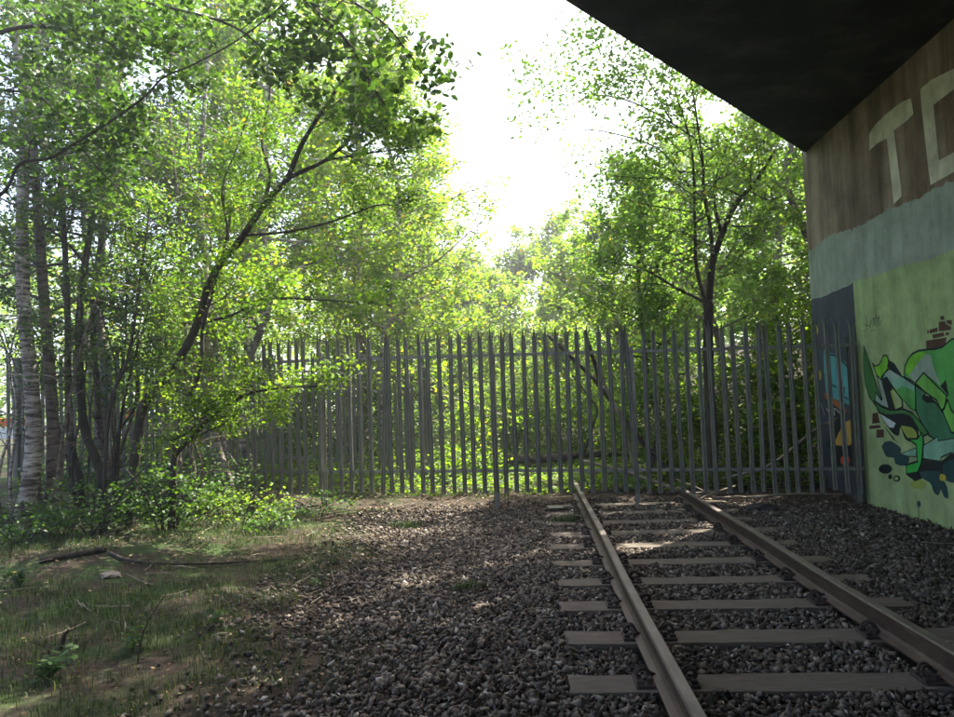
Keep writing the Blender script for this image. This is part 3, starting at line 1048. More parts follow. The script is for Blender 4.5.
# ------------------------------------------------------------------ stems on the left
GRP = "trees crowding the left side of the track"
BIR, BRN, DRK = M["bark_birch"], M["bark_brown"], M["bark_dark"]
left = [
    # label, bark, pixels, Y, dY, r0, r1, branches, t0, L
    ("thick white birch trunk at the left edge of the picture", BIR, [(17, 540), (28, 495), (34, 440), (31, 380), (24, 310), (22, 240), (24, 160), (29, 110), (16, 40), (4, -40), (0, -120)], 9.2, 0.3, 0.115, 0.045, 20, 0.45, 2.0),
    ("straight brown trunk just right of the thick white birch", BRN, [(50, 528), (53, 450), (51, 390), (44, 300), (37, 200), (33, 130), (36, 50), (40, -60)], 9.5, 0.3, 0.10, 0.04, 18, 0.4, 1.9),
    ("dark stem with a kinked foot, third trunk from the left edge", DRK, [(80, 482), (71, 445), (68, 380), (68, 330), (65, 250), (60, 170), (62, 90), (66, -30)], 10.2, 0.2, 0.065, 0.025, 16, 0.35, 1.8),
    ("slim dark trunk leaning right at its foot, forking beside the fence", DRK, [(101, 475), (85, 430), (80, 381), (79, 324), (84, 273), (92, 220), (99, 170), (102, 130), (97, 60), (95, -30)], 10.0, 0.3, 0.07, 0.025, 18, 0.35, 1.9),
    ("short pinkish trunk slanting right, between the slim dark trunks", BRN, [(113, 478), (101, 441), (96, 374), (93, 330), (96, 270), (110, 200), (118, 120), (124, 40), (126, -50)], 10.5, 0.3, 0.06, 0.02, 16, 0.35, 1.8),
    ("slender sunlit birch curving left towards its top", BIR, [(176, 486), (165, 420), (161, 367), (158, 340), (153, 300), (141, 265), (131, 236), (122, 195), (112, 160), (118, 90), (122, 0), (120, -60)], 10.7, 0.3, 0.06, 0.02, 20, 0.4, 1.9),
    ("pale birch stem standing close to the fence beside the low leafy branch", BIR, [(229, 482), (218, 448), (211, 408), (208, 357), (206, 274), (200, 190), (204, 110), (210, 20), (214, -60)], 10.9, 0.2, 0.07, 0.02, 20, 0.35, 2.0),
    ("thin brown stem behind the curving dark trunk", BRN, [(194, 476), (188, 428), (185, 388), (186, 340), (183, 280), (178, 200), (170, 120), (172, 20), (176, -60)], 10.3, 0.3, 0.04, 0.015, 16, 0.35, 1.8),
]
for k, (lab, bark, pts, Y, dY, r0, r1, nb, t0, L) in enumerate(left):
    T = Tree("birch_tree" if bark is BIR else "woodland_tree", lab, bark, M["leaf_dark"] if k in (0, 1, 2, 4) else M["leaf_mid"], GRP, 100 + k)  # leaf_dark puts the shade on the leftmost trees into their leaf colour
    p, rad = T.stem(down(trace(pts, Y, dY)), r0, r1, 10)
    for q_ in range(3):
        a_ = T.r.uniform(-1, 1)
        b0 = p[0] + np.array([0.12 * a_ + 0.05 * T.r.normal(), 0.1 * T.r.normal(), 0])
        h_ = T.r.uniform(2.4, 5.0)
        pp = [b0 + np.array([a_ * 0.5 * h_ * t ** 1.5 * 0.5 + 0.06 * T.r.normal() * (t > 0), 0.1 * T.r.normal() * (t > 0), h_ * t]) for t in np.linspace(0, 1, 6)]
        p2, r2 = T.stem(pp, T.r.uniform(0.014, 0.034), 0.006, 6, 4)
        T.crown(p2, r2, 6, 0.55, 0.7, size=0.055, nleaf=14, ntw=5, spread=0.07)
        for z_ in range(5):      # bare dead twigs low on the stem
            i_ = int(T.r.uniform(0.1, 0.5) * len(p2))
            d_ = unit(np.array([T.r.normal(), 0.6 * T.r.normal(), 0.5 * T.r.normal() + 0.2]))
            T.wood.tube(spline([p2[i_], p2[i_] + d_ * 0.25 + np.array([0, 0, 0.03]), p2[i_] + d_ * 0.6 + T.r.normal(size=3) * 0.08], 3), np.linspace(0.008, 0.003, 7), 4, cap=False)
    T.crown(p, rad, int(nb * 1.15), t0 + 0.10, L * 0.95, size=0.06, nleaf=36, ntw=8, spread=0.065)
    T.build()

# the dark curving tree that leans right
T = Tree("woodland_tree", "dark curving trunk leaning right over the grass with long bare limbs", DRK, M["leaf_mid"], GRP, 120)
p, rad = T.stem(down(trace([(132, 492), (139, 428), (146, 401), (168, 374), (188, 344), (201, 314), (208, 287), (221, 263), (240, 240), (262, 208), (288, 178)], 9.2, -0.3)), 0.068, 0.036, 10)
limbs = [([(288, 178), (300, 148), (313, 125), (333, 94), (348, 74), (356, 62), (372, 20)], -0.3, 0.035), ([(286, 180), (305, 170), (325, 160), (349, 139), (353, 118), (367, 101), (380, 92)], 0.3, 0.03), ([(325, 160), (345, 157), (367, 153), (403, 149), (425, 146)], 0.3, 0.018),
         ([(349, 139), (374, 127), (394, 118), (420, 112)], 0.4, 0.014), ([(262, 208), (270, 175), (262, 140), (270, 90), (262, 40)], 0.4, 0.03), ([(206, 332), (235, 314), (262, 299), (320, 300), (390, 305)], -0.2, 0.022),
         ([(215, 275), (228, 240), (222, 190), (236, 150), (250, 110)], -0.4, 0.02), ([(246, 235), (285, 232), (330, 222), (378, 205), (400, 208)], 0.2, 0.02)]
for lp, dy, r0 in limbs:
    q, rr = T.stem(trace(lp, 8.9, dy), r0, r0 * 0.3, 7, snap=True)
    T.crown(q, rr, 7, 0.35, 0.8, size=0.06, nleaf=26, ntw=6, spread=0.08, sag=0.05)
T.build()

# hawthorn-like stem with the low arching leafy bough
T = Tree("small_tree", "low thorny tree with an arching leafy bough in front of the fence", DRK, M["leaf_under"], GRP, 130)
p, rad = T.stem(down(trace([(172, 500), (175, 455), (178, 434), (188, 401), (201, 367), (203, 327), (215, 284), (226, 240), (232, 205)], 8.9, 0.1)), 0.05, 0.012, 8)
T.crown(p, rad, 8, 0.55, 0.7, size=0.055, nleaf=24, ntw=6, spread=0.07)
q, rr = T.stem(trace([(172, 458), (188, 441), (215, 414), (248, 394), (285, 388), (318, 386)], 8.8, -0.2), 0.035, 0.01, 7, snap=True)
T.crown(q, rr, 16, 0.35, 0.75, size=0.055, nleaf=30, ntw=6, spread=0.06, up=0.15, sag=0.12, taper=0.3)
q, rr = T.stem(trace([(185, 445), (205, 432), (222, 425), (240, 408)], 8.8, -0.3), 0.02, 0.008, 6, snap=True)
T.crown(q, rr, 4, 0.5, 0.5, size=0.05, nleaf=24, ntw=5, spread=0.06)
T.build()
T = Tree("sapling", "thin crooked dark sapling between the left trunks", DRK, M["leaf_mid"], GRP, 131)
p, rad = T.stem(down(trace([(105, 470), (111, 401), (126, 364), (134, 327), (139, 284), (146, 240), (150, 200)], 9.0, 0.1)), 0.03, 0.008, 7)
T.crown(p, rad, 12, 0.4, 0.9, size=0.05, nleaf=26, ntw=6)
T.build()

# overhanging tree whose trunk stands left of the frame; its boughs cross the top of the picture
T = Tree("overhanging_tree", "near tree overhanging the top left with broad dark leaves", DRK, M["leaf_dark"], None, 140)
base = [np.array([-6.6, 6.3, float(ground_z(-6.6, 6.3)) - 0.05]), np.array([-6.5, 6.35, 1.5]), np.array([-6.3, 6.4, 3.2]), np.array([-6.2, 6.5, 5.0]), np.array([-6.0, 6.6, 7.2])]
p, rad = T.stem(base, 0.15, 0.06, 10)
bo = [([(-60, 215), (0, 195), (20, 164), (50, 158), (74, 144), (111, 121), (144, 97), (164, 77), (194, 64), (245, 35), (300, -10)], 0.019, 0.0), ([(-40, 45), (22, 27), (67, 30), (104, 40), (127, 55), (158, 64), (200, 90)], 0.024, 0.3), ([(-50, 85), (3, 90), (40, 97), (72, 134), (95, 165), (120, 190)], 0.016, 0.4),
      ([(-30, -30), (80, -10), (180, 10), (240, 30), (280, 70), (290, 95)], 0.02, 0.2)]
for lp, r0, dy in bo:
    tr = trace(lp, 6.6, dy)
    tr = [p[min(int((0.75 if lp[0][1] < 60 else 0.6) * len(p)), len(p) - 1)]] + tr
    q, rr = T.stem(tr, r0, r0 * 0.3, 7)
    T.crown(q, rr, 15, 0.25, 0.75, size=0.07, nleaf=14, ntw=6, spread=0.08, sag=0.06, taper=0.2)
# bough along the top with the big hanging leaves
q, rr = T.stem([p[-1], *trace([(60, -120), (180, -70), (270, -30), (320, 15), (350, 45), (372, 85), (385, 105)], 6.9, 0.25)], 0.04, 0.008, 7)
T.crown(q, rr, 16, 0.45, 0.65, size=0.088, nleaf=9, ntw=5, spread=0.10, up=-0.15, sag=0.2, taper=0.2)
q, rr = T.stem(trace([(270, -30), (330, -10), (380, 20), (410, 55), (430, 85)], 7.0, 0.3), 0.016, 0.006, 6, snap=True)
T.crown(q, rr, 11, 0.25, 0.55, size=0.088, nleaf=9, ntw=4, spread=0.10, up=-0.1, sag=0.2, taper=0.2)
T.build(shape=2)

# ------------------------------------------------------------------ trees beyond the fence
def far_tree(name, label, x, y, h, bark, leaf, lean=(0, 0), r0=0.14, nb=34, t0=0.22, L=2.3, size=0.07, nleaf=40, ntw=8, seed=0, group="trees beyond the fence", spread=0.13, up=0.25, taper=0.5):
    T = Tree(name, label, bark, leaf, group, seed)
    r = T.r
    pts = [np.array([x + lean[0] * t + r.normal() * 0.12 * (t > 0), y + lean[1] * t + r.normal() * 0.12 * (t > 0), ground_z(x, y) - 0.08 + h * t]) for t in np.linspace(0, 1, 7)]
    p, rad = T.stem(pts, r0, 0.03, 8)
    T.crown(p, rad, int(nb * 1.25), t0, L, size=size * 1.25, nleaf=int(nleaf * 1.5), ntw=ntw, spread=spread * 0.75, up=up, taper=taper)
    return T


LB, LM, LD, LF = M["leaf_bright"], M["leaf_mid"], M["leaf_dark"], M["leaf_fresh"]
far_tree("birch_tree", "pale thin birch standing just beyond the left fence", -5.0, 13.0, 10, BIR, LB, (0.5, 0), 0.08, 34, 0.25, 2.2, seed=201).build()
far_tree("birch_tree", "birch with yellowing leaves beyond the fence, left of the sky gap", -3.0, 15.2, 9.0, BIR, LB, (0.3, 0.4), 0.10, 36, 0.2, 2.2, seed=202).build()
far_tree("woodland_tree", "tall leafy tree with its crown bordering the left of the sky gap", -4.1, 17.2, 13.0, BRN, LB, (0.4, 0), 0.15, 42, 0.22, 2.5, size=0.08, seed=203).build()
far_tree("woodland_tree", "bushy tree behind the second palisade fence", -7.2, 17.0, 11, BRN, LB, (0.2, 0), 0.15, 20, 0.32, 2.4, size=0.08, seed=204).build()
far_tree("woodland_tree", "tall tree behind the left fence showing through the birches", -9.6, 15.8, 11, BRN, LM, (0.1, 0), 0.14, 15, 0.42, 2.2, size=0.08, seed=205).build()
far_tree("woodland_tree", "low spreading tree left of centre just above the fence top", -2.6, 20.5, 6.5, BRN, LB, (-0.3, 0), 0.10, 40, 0.15, 2.6, size=0.08, seed=206, taper=0.3).build()
far_tree("woodland_tree", "hazy distant tree at the bottom of the sky gap", 0.6, 31.0, 8.5, BRN, LB, (0, 0), 0.14, 40, 0.15, 3.2, size=0.13, nleaf=34, spread=0.2, seed=207).build()
far_tree("woodland_tree", "distant tree left of the hazy tree in the gap", -5.0, 29.0, 10, BRN, LB, (0, 0), 0.16, 30, 0.15, 3.6, size=0.13, nleaf=34, spread=0.2, seed=208).build()
far_tree("woodland_tree", "distant tree behind the forked tree on the right", 5.5, 27.0, 9.0, BRN, LF, (0, 0), 0.16, 44, 0.15, 3.6, size=0.12, nleaf=34, spread=0.2, seed=209).build()
far_tree("woodland_tree", "bright spreading tree right of the sky gap", 2.4, 19.0, 6.6, BRN, LB, (-0.3, 0), 0.12, 26, 0.2, 2.3, size=0.08, seed=210, taper=0.35).build()
far_tree("woodland_tree", "dense tree on the bank beside the end of the wall", 5.9, 15.8, 7.5, BRN, LF, (-0.2, 0), 0.14, 20, 0.25, 1.8, size=0.08, seed=211, taper=0.4).build()
far_tree("woodland_tree", "dark tree on the bank behind the wall", 8.4, 18.5, 10, BRN, LF, (-0.4, 0), 0.16, 22, 0.15, 3.0, size=0.09, seed=212).build()

far_tree("woodland_tree", "added tall tree by the wall end, its unseen crown shading the ballast", 5.7, 13.4, 15.0, BRN, LM, (-2.2, -0.6), 0.15, 48, 0.56, 3.4, size=0.09, nleaf=34, seed=213, taper=0.25).build()  # added shade caster: high crown out of view behind the deck
extra = [("slim tree beyond the left fence behind the curving trunk", -6.2, 14.3, 10, BRN, LM, 0.08, 20, 0.4, 2.0, 0.06), ("tree behind the left fence above the road barrier", -11.5, 18.5, 11, BRN, LM, 0.13, 24, 0.2, 2.6, 0.08),
         ("round leafy tree filling the space left of the centre behind the fence", -5.4, 21.5, 11, BRN, LB, 0.14, 30, 0.12, 2.6, 0.09), ("far tree behind the slender sunlit birch", -9.5, 24, 9, BRN, LB, 0.15, 30, 0.10, 2.8, 0.10),
         ("small bright tree just right of the sky gap above the fence", 1.7, 23.5, 6.0, BRN, LB, 0.09, 34, 0.10, 2.3, 0.10), ("tree with a leafy skirt behind the forked trunk", 4.2, 17.4, 7.2, BRN, LF, 0.11, 20, 0.35, 1.8, 0.08), ("tall tree on the bank partly hidden by the bridge deck", 7.0, 21.5, 10.0, BRN, LF, 0.16, 34, 0.15, 2.8, 0.10),
         ("thin young tree just behind the fence right of the leaning branches", 2.0, 13.8, 6.0, DRK, LF, 0.045, 20, 0.35, 1.3, 0.065),
         ("small pale tree closing the bottom of the sky gap", -1.2, 26.0, 5.8, BRN, LB, 0.09, 36, 0.08, 2.2, 0.11), ("far tree just left of the bottom of the sky gap", -3.6, 34.0, 8.0, BRN, LB, 0.12, 36, 0.08, 3.0, 0.14)]
for k, (lab, x, y, h, bk, lf, r0, nb, t0, L, sz) in enumerate(extra):
    far_tree("woodland_tree", lab, x, y, h, bk, lf, (0.1, 0), r0, nb, t0, L, size=sz, seed=240 + k).build()
n = 42000
rw = np.random.default_rng(77)
aw = rw.uniform(-0.95, 0.75, n)
dw = rw.uniform(42, 62, n)
xw_, yw_ = dw * np.sin(aw), dw * np.cos(aw)
hw = 5.5 + 2.0 * np.sin(aw * 17) + 1.4 * np.sin(aw * 41 + 1) + 2.5 * sstep(-0.1, -0.5, aw) + 3 * sstep(0.12, 0.4, aw)
zw = ground_z(xw_, yw_) + hw * (1 - rw.random(n) ** 1.6) + rw.normal(size=n) * 0.4
cl = rw.integers(0, n, n)
tag(obj("far_wood", leaves_mesh("far_wood", np.stack([xw_, yw_, np.maximum(zw, 0.3)], -1), rw.uniform(0.3, 0.6, n), LB, 0.5, 12)), "hazy far-off woodland closing the view", "woodland", kind="stuff")

# the forked tree on the right with dark limbs
T = Tree("forked_tree", "dark forked tree standing right behind the fence near the wall", DRK, LF, None, 220)
TY = 12.6
p, rad = T.stem(down(trace([(713, 478), (712, 430), (709, 380), (708, 330), (709, 300)], TY)), 0.10, 0.08, 10)
lim = [([(709, 302), (713, 262), (722, 235), (735, 205), (748, 190), (762, 172), (775, 150)], 0.065, 0.0), ([(713, 262), (710, 225), (704, 195), (703, 165), (697, 120), (690, 70)], 0.035, -1.2), ([(708, 305), (697, 298), (680, 290), (660, 278), (640, 268), (612, 262)], 0.03, -0.2),
       ([(707, 312), (697, 270), (695, 230), (694, 180), (690, 140), (675, 90)], 0.035, -0.9), ([(703, 192), (690, 187), (665, 178), (640, 178), (610, 175)], 0.02, -0.3), ([(722, 235), (715, 205), (718, 170), (735, 130)], 0.03, 0.3),
       ([(694, 240), (676, 255), (655, 240), (640, 225)], 0.014, -0.4), ([(690, 140), (650, 110), (600, 95), (570, 105)], 0.018, -1.2), ([(748, 190), (770, 200), (790, 190)], 0.015, 0.2), ([(675, 100), (640, 70), (610, 65)], 0.014, -1.2), ([(694, 180), (660, 150), (620, 135), (585, 130), (555, 140)], 0.016, -0.6), ([(692, 215), (650, 205), (610, 195), (575, 190)], 0.014, -0.4)]
for lp, r0, dy in lim:
    q, rr = T.stem(trace(lp, TY, dy), r0, r0 * 0.35, 7, snap=True)
    T.crown(q, rr, 14 if lp[-1][1] < 130 else 8, 0.25, 1.2, size=0.08, nleaf=16 if lp[-1][1] < 130 else 10, ntw=6, spread=0.11, sag=0.05, taper=0.2)
T.build()

# ------------------------------------------------------------------ shrubs
def shrub(name, label, x, y, rx, ry, h, n, leaf, size=0.06, seed=0, group=None, shape=1, clump=0.13, stems=7):
    T = Tree(name, label, M["bark_dark"], leaf, group, seed, "shrub")
    gz = float(ground_z(x, y))
    for k in range(stems):
        a = T.r.random() * 2 * math.pi
        e = np.array([x + rx * 0.8 * math.cos(a), y + ry * 0.8 * math.sin(a), gz + h * (0.6 + 0.4 * T.r.random())])
        b = np.array([x + 0.15 * rx * math.cos(a), y + 0.15 * ry * math.sin(a), gz - 0.03])
        if k == 0: T.base = np.array([x, y, gz])
        T.stem([b, b * 0.6 + e * 0.4 + np.array([0, 0, h * 0.2]), e], 0.012, 0.004, 5, 3)
    T.blob((x, y, gz + h * 0.52), (rx, ry, h * 0.5), n, size, clump)
    return T.build("foliage", "stems", up=0.7, shape=shape)


LU = M["leaf_under"]
US = "undergrowth beyond the fence"
sh = [("bright low bush just beyond the fence, left of the fallen log", -1.5, 14.4, 0.8, 0.6, 0.6, 1900), ("bright bush behind the fallen log and the leaning dead branches", 0.9, 17.6, 1.5, 0.8, 1.7, 4200), ("tall green bush left of the forked trunk behind the fence", 2.3, 14.2, 0.9, 0.8, 2.3, 4600),
      ("dense bush right of the forked trunk behind the fence", 3.8, 13.6, 0.9, 0.8, 2.3, 5200), ("leafy bush on the bank touching the wall end", 5.0, 14.0, 0.9, 0.9, 3.0, 5600), ("yellow-green bush at the middle of the fence in the distance", -0.6, 17.5, 1.4, 1.0, 1.9, 4200),
      ("dark bush behind the second fence", -4.3, 16.2, 1.6, 1.0, 2.0, 5000), ("bush behind the left fence and the white birch", -8.6, 14.8, 1.4, 0.8, 2.2, 4600), ("wide bush behind the left fence and the curving trunk", -6.3, 16.6, 1.5, 0.9, 2.3, 4600), ("far green thicket seen between the fence pales at centre", -1.6, 22.0, 2.4, 1.2, 2.6, 5200), ("far thicket behind the bright bushes on the right", 3.2, 21.5, 2.2, 1.2, 3.0, 5200)]
for k, (lab, x, y, rx, ry, h, n) in enumerate(sh):
    shrub("bush", lab, x, y, rx * 1.1, ry * 1.1, h, int(n * 1.5), LU if k != 6 else LD, 0.085, 300 + k, US, clump=0.16)
sl = [("bramble clump at the foot of the white birch", -6.3, 8.9, 0.6, 0.35, 0.45, 1500), ("bramble clump between the brown trunk and the slanting trunks", -5.35, 8.8, 0.7, 0.4, 0.8, 2600), ("bramble at the foot of the curving dark trunk", -4.5, 8.9, 0.65, 0.4, 0.95, 3000), ("leafy low shrub under the arching bough", -3.85, 9.5, 0.7, 0.4, 0.55, 1600), ("green ground plants at the corner post of the fence", -3.1, 10.5, 0.5, 0.35, 0.35, 700), ("fern-green shrub behind the curving trunk", -4.8, 10.4, 0.8, 0.4, 1.1, 2400), ("leafy plant at the left edge of the picture", -5.9, 8.2, 0.5, 0.3, 0.3, 900), ("low bramble spreading onto the path before the fence corner", -3.4, 9.2, 0.4, 0.3, 0.25, 600), ("dark undergrowth between the left trunks and the fence", -6.4, 10.6, 0.9, 0.4, 0.9, 2000)]
for k, (lab, x, y, rx, ry, h, n) in enumerate(sl):
    shrub("bramble_bush", lab, x, y, rx, ry, h * 0.85, int(n * 0.45), LU if k in (3,) else LD, 0.06, 330 + k, "brambles around the left trunks", clump=0.09)  # shade around the brambles is put into the darker leaf colour


# ------------------------------------------------------------------ ballast
def on_track(x, y, m=0.0):
    ins = np.zeros(len(x), bool)
    for sy in SLEEPER_Y:
        ins |= (np.abs(y - sy) < SL_W / 2 + m) & (np.abs(x - X_C) < SL_LEN / 2 + m)
    for rx in (X_L, X_R):
        ins |= (np.abs(x - rx) < 0.075 + m) & (y < 12)
    return ins


def ballast_edge(y):
    """left limit of the stone as a function of distance"""
    return -1.15 - 0.10 * (y - 4) + 0.25 * np.sin(y * 1.7) + 0.12 * np.sin(y * 4.1 + 1)


def stones(n, x0, x1, y0, y1, smin, smax, seed, zoff=0.0, edge=True):
    r = np.random.default_rng(seed)
    x = r.uniform(x0, x1, n)
    y = y0 + (y1 - y0) * r.random(n)
    if edge:
        d = x - ballast_edge(y)
        ok = (d > 0) | (r.random(n) < np.exp(d * 2.2) * 0.8)
        ok &= r.random(n) < 1 - 0.75 * sstep(9.6, 11.6, y)
        ok &= r.random(n) < 1 - 0.6 * sstep(3.0, 3.8, x)
        x, y = x[ok], y[ok]
    s = smin + (smax - smin) * r.random(len(x)) ** 2.2
    ok = ~on_track(x, y, 0.012)
    x, y, s = x[ok], y[ok], s[ok]
    n = len(x)
    z = ground_z(x, y) + s * 0.12 + r.random(n) * 0.026 + 0.022 * sstep(2.4, 1.6, np.abs(x - X_C)) + zoff
    octa = np.array([[1, 0, 0], [0, 1, 0], [-1, 0, 0], [0, -1, 0], [0, 0, 1], [0, 0, -1]], float)
    V = octa[None] * (0.8 + 0.5 * r.random((n, 6, 1)))
    V += r.normal(size=(n, 6, 3)) * 0.28
    V *= np.stack([np.ones(n), 0.55 + 0.45 * r.random(n), 0.3 + 0.4 * r.random(n)], -1)[:, None, :] * s[:, None, None] * 0.62
    q = r.normal(size=(n, 4)) * np.array([1.0, 0.35, 0.35, 1.0])
    q /= np.linalg.norm(q, axis=1)[:, None]
    w, a, b, c = q.T
    R = np.stack([1 - 2 * (b * b + c * c), 2 * (a * b - c * w), 2 * (a * c + b * w), 2 * (a * b + c * w), 1 - 2 * (a * a + c * c), 2 * (b * c - a * w), 2 * (a * c - b * w), 2 * (b * c + a * w), 1 - 2 * (a * a + b * b)], -1).reshape(n, 3, 3)
    V = np.einsum('nij,nkj->nki', R, V) + np.stack([x, y, z], -1)[:, None, :]
    base = np.array([(0, 1, 4), (1, 2, 4), (2, 3, 4), (3, 0, 4), (1, 0, 5), (2, 1, 5), (3, 2, 5), (0, 3, 5)])
    F = (np.arange(n)[:, None, None] * 6 + base[None]).reshape(-1, 3)
    rv = np.repeat(r.random(n), 6)
    return V.reshape(-1, 3), F, rv


V, F, A = stones(135000, -2.6, WX - 0.02, 3.2, 11.6, 0.015, 0.056, 5)
tag(obj("track_ballast", mesh_np("track_ballast", V, F, M["stone"], A)), "loose grey crushed stone ballast around the track", "ballast", kind="stuff")


# ------------------------------------------------------------------ grass, litter, twigs
def blades(n, xf, hmin, hmax, seed, w=0.006):
    r = np.random.default_rng(seed)
    x, y = xf(r, n)
    n = len(x)
    z = ground_z(x, y)
    h = r.uniform(hmin, hmax, n)
    a = r.random(n) * 2 * math.pi
    dx, dy = np.cos(a), np.sin(a)
    ln = h * r.uniform(0.2, 0.9, n)
    px_, py_ = -dy * w / 2, dx * w / 2
    b0 = np.stack([x - px_, y - py_, z - 0.01], -1)
    b1 = np.stack([x + px_, y + py_, z - 0.01], -1)
    m0 = np.stack([x + dx * ln * 0.3 - px_ * 0.8, y + dy * ln * 0.3 - py_ * 0.8, z + h * 0.6], -1)
    m1 = np.stack([x + dx * ln * 0.3 + px_ * 0.8, y + dy * ln * 0.3 + py_ * 0.8, z + h * 0.6], -1)
    t = np.stack([x + dx * ln, y + dy * ln, z + h * (0.9 - 0.3 * ln / h)], -1)
    V = np.stack([b0, b1, m0, m1, t], 1).reshape(-1, 3)
    i0 = np.arange(n)[:, None] * 5
    F = np.concatenate([i0 + np.array([[0, 1, 3]]), i0 + np.array([[0, 3, 2]]), i0 + np.array([[2, 3, 4]])], 0)
    return V, F, np.repeat(r.random(n), 5)


def grass_left(r, n):
    x = r.uniform(-9, -1.0, n)
    y = r.uniform(3.0, 10.5, n)
    m_ = 0.55 + 0.6 * wob(x, y, 1.1, 1.0) + 0.5 * wob(x, y, 3.1, 7.0) + 0.3 * wob(x, y, 7.3, 3.0)
    d = ballast_edge(y) - x
    ok = (r.random(n) < np.clip(m_, 0.04, 1)) & (d > -0.1) & (r.random(n) < sstep(-0.2, 1.0, d))
    path = np.exp(-((y - (8.1 + 0.45 * (x + 3))) / 0.55) ** 2)
    ok &= r.random(n) > 0.85 * path
    return x[ok], y[ok]


V, F, A = blades(140000, grass_left, 0.02, 0.10, 21, 0.0048)
tag(obj("grass", mesh_np("grass", V, F, M["grass"], A)), "short rough grass on the left of the ballast", "grass", kind="stuff")


def tuft(label, x, y, n, rad, h, seed):
    def f(r, k):
        a = r.normal(size=(k, 2)) * rad
        return x + a[:, 0], y + a[:, 1] * 0.7
    V, F, A = blades(n, f, h * 0.5, h, seed, 0.007)
    gz = float(ground_z(x, y))
    tag(obj("grass_tuft", mesh_np("grass_tuft", V - np.array([x, y, gz]), F, M["grass"], A), None, (x, y, gz)), label, "grass", "grass tufts in the ballast")


tp = lambda x, y: (lambda d: (d[0] * -CAM_Z / d[2], d[1] * -CAM_Z / d[2]))(ray(x, y))
tuft("grass tuft growing against the outside of the left rail", *tp(571, 524), 500, 0.10, 0.20, 41)
tuft("small grass tuft alone in the middle of the ballast", *tp(467, 590), 300, 0.06, 0.12, 42)
tuft("grass tuft at the left edge of the ballast near the fence", *tp(405, 528), 420, 0.09, 0.14, 43)
tuft("grass tuft right under the fence beside the left rail", *tp(490, 502), 300, 0.2, 0.10, 44)
tuft("grass tuft under the fence between the two rails", *tp(628, 497), 260, 0.14, 0.10, 45)
tuft("grass tuft under the fence near the wall", *tp(795, 497), 260, 0.12, 0.16, 46)

r = np.random.default_rng(31)
n = 15000
x = r.uniform(-8, 4.5, n)
y = r.uniform(3.2, 14.5, n)
keep = (r.random(n) < np.where(x < ballast_edge(y), 0.55, 0.10) + 0.7 * sstep(9.8, 11.5, y)) & ~on_track(x, y, 0.0)
x, y = x[keep], y[keep]
C = np.stack([x, y, ground_z(x, y) + 0.012 + 0.02 * r.random(len(x)) + np.where(x > ballast_edge(y), 0.025, 0)], -1)
tag(obj("leaf_litter", leaves_mesh("leaf_litter", C, r.uniform(0.02, 0.055, len(x)) * (0.6 + 0.4 * sstep(5, 8, y)), M["litter"], 3.0, 8, 2)), "fallen brown leaves scattered over the ground", "leaves", kind="stuff")
mb = MB()
for k in range(220):
    x, y = r.uniform(-7, 4.3), r.uniform(5.0, 13.5)
    if x > ballast_edge(y) and y < 9.8 and r.random() < 0.85: continue
    a, l = r.random() * 6.28, r.uniform(0.1, 0.5)
    q = [np.array([x + math.cos(a) * l * t, y + math.sin(a) * l * t + 0.03 * math.sin(t * 5), 0]) for t in (-0.5, 0, 0.5)]
    for w in q: w[2] = float(ground_z(w[0], w[1])) + 0.02 + 0.02 * r.random()
    mb.tube(q, [0.006, 0.005, 0.003], 4)
tag(mb.build("twig_litter", M["bark_pale"]), "small dead twigs lying on the ground", "twigs", kind="stuff")

# low ground cover beyond the fence
n = 40000
x = r.uniform(-9, 6.5, n)
y = 12.2 + 9 * r.random(n) ** 1.3
z = ground_z(x, y) + 0.05 + (0.38 - 0.24 * ((x > -1.4) & (x < 2.6) & (y < 16.3))) * r.random(n) ** 1.5 * (0.5 + 0.5 * np.clip(wob(x, y, 1.4, 3.0) + 0.5, 0, 1.4))
tag(obj("ground_cover", leaves_mesh("ground_cover", np.stack([x, y, z], -1), r.uniform(0.05, 0.10, n), LU, 1.0, 9)), "low green plants covering the ground beyond the fence", "plants", kind="stuff")


# ------------------------------------------------------------------ fallen wood and small things
def limb(name, label, pts, r0, r1, mat, cat="branch", group=None, n=8, sides=()):
    p = spline(pts, 5)
    mb = MB()
    rr = np.linspace(r0, r1, len(p)) * (1 + rng.normal(size=len(p)) * 0.06)
    b = p[0].copy()
    mb.tube(p - b, rr, n)
    root = mb.build(name, mat, None, smooth=True)
    root.location = b
    tag(root, label, cat, group)
    for s in sides:
        mb = MB()
        q = spline(s, 4) - b
        mb.tube(q, np.linspace(r1 * 1.2, r1 * 0.4, len(q)), 6)
        mb.build("side_branch", mat, root, smooth=True)
    return root


gp = lambda x, y, h=0.0: np.array([x, y, float(ground_z(x, y)) + h])
limb("fallen_log", "brown log lying level behind the fence over the end of the left rail", trace([(500, 459), (540, 459), (580, 455), (620, 453), (668, 456)], 16.0), 0.10, 0.065, M["bark_dark"], "log")
limb("dead_branch", "long dead branch leaning down to the right behind the fence", trace([(548, 335), (572, 358), (600, 386), (627, 424), (664, 466), (684, 486)], 13.2, -0.6), 0.03, 0.05, M["bark_dark"], sides=[trace([(600, 386), (598, 372), (590, 350), (585, 330)], 12.95)])
limb("dead_branch", "pale dead branch standing steeply beside the long leaning one", trace([(598, 365), (607, 390), (618, 412), (630, 450), (638, 485)], 12.8, -0.2), 0.025, 0.035, M["bark_pale"])
limb("dead_branch", "thin dead branch crossing left of the leaning branch behind the fence", trace([(572, 375), (590, 398), (597, 412), (588, 440), (582, 462)], 13.6, 0.1), 0.018, 0.022, M["bark_dark"])
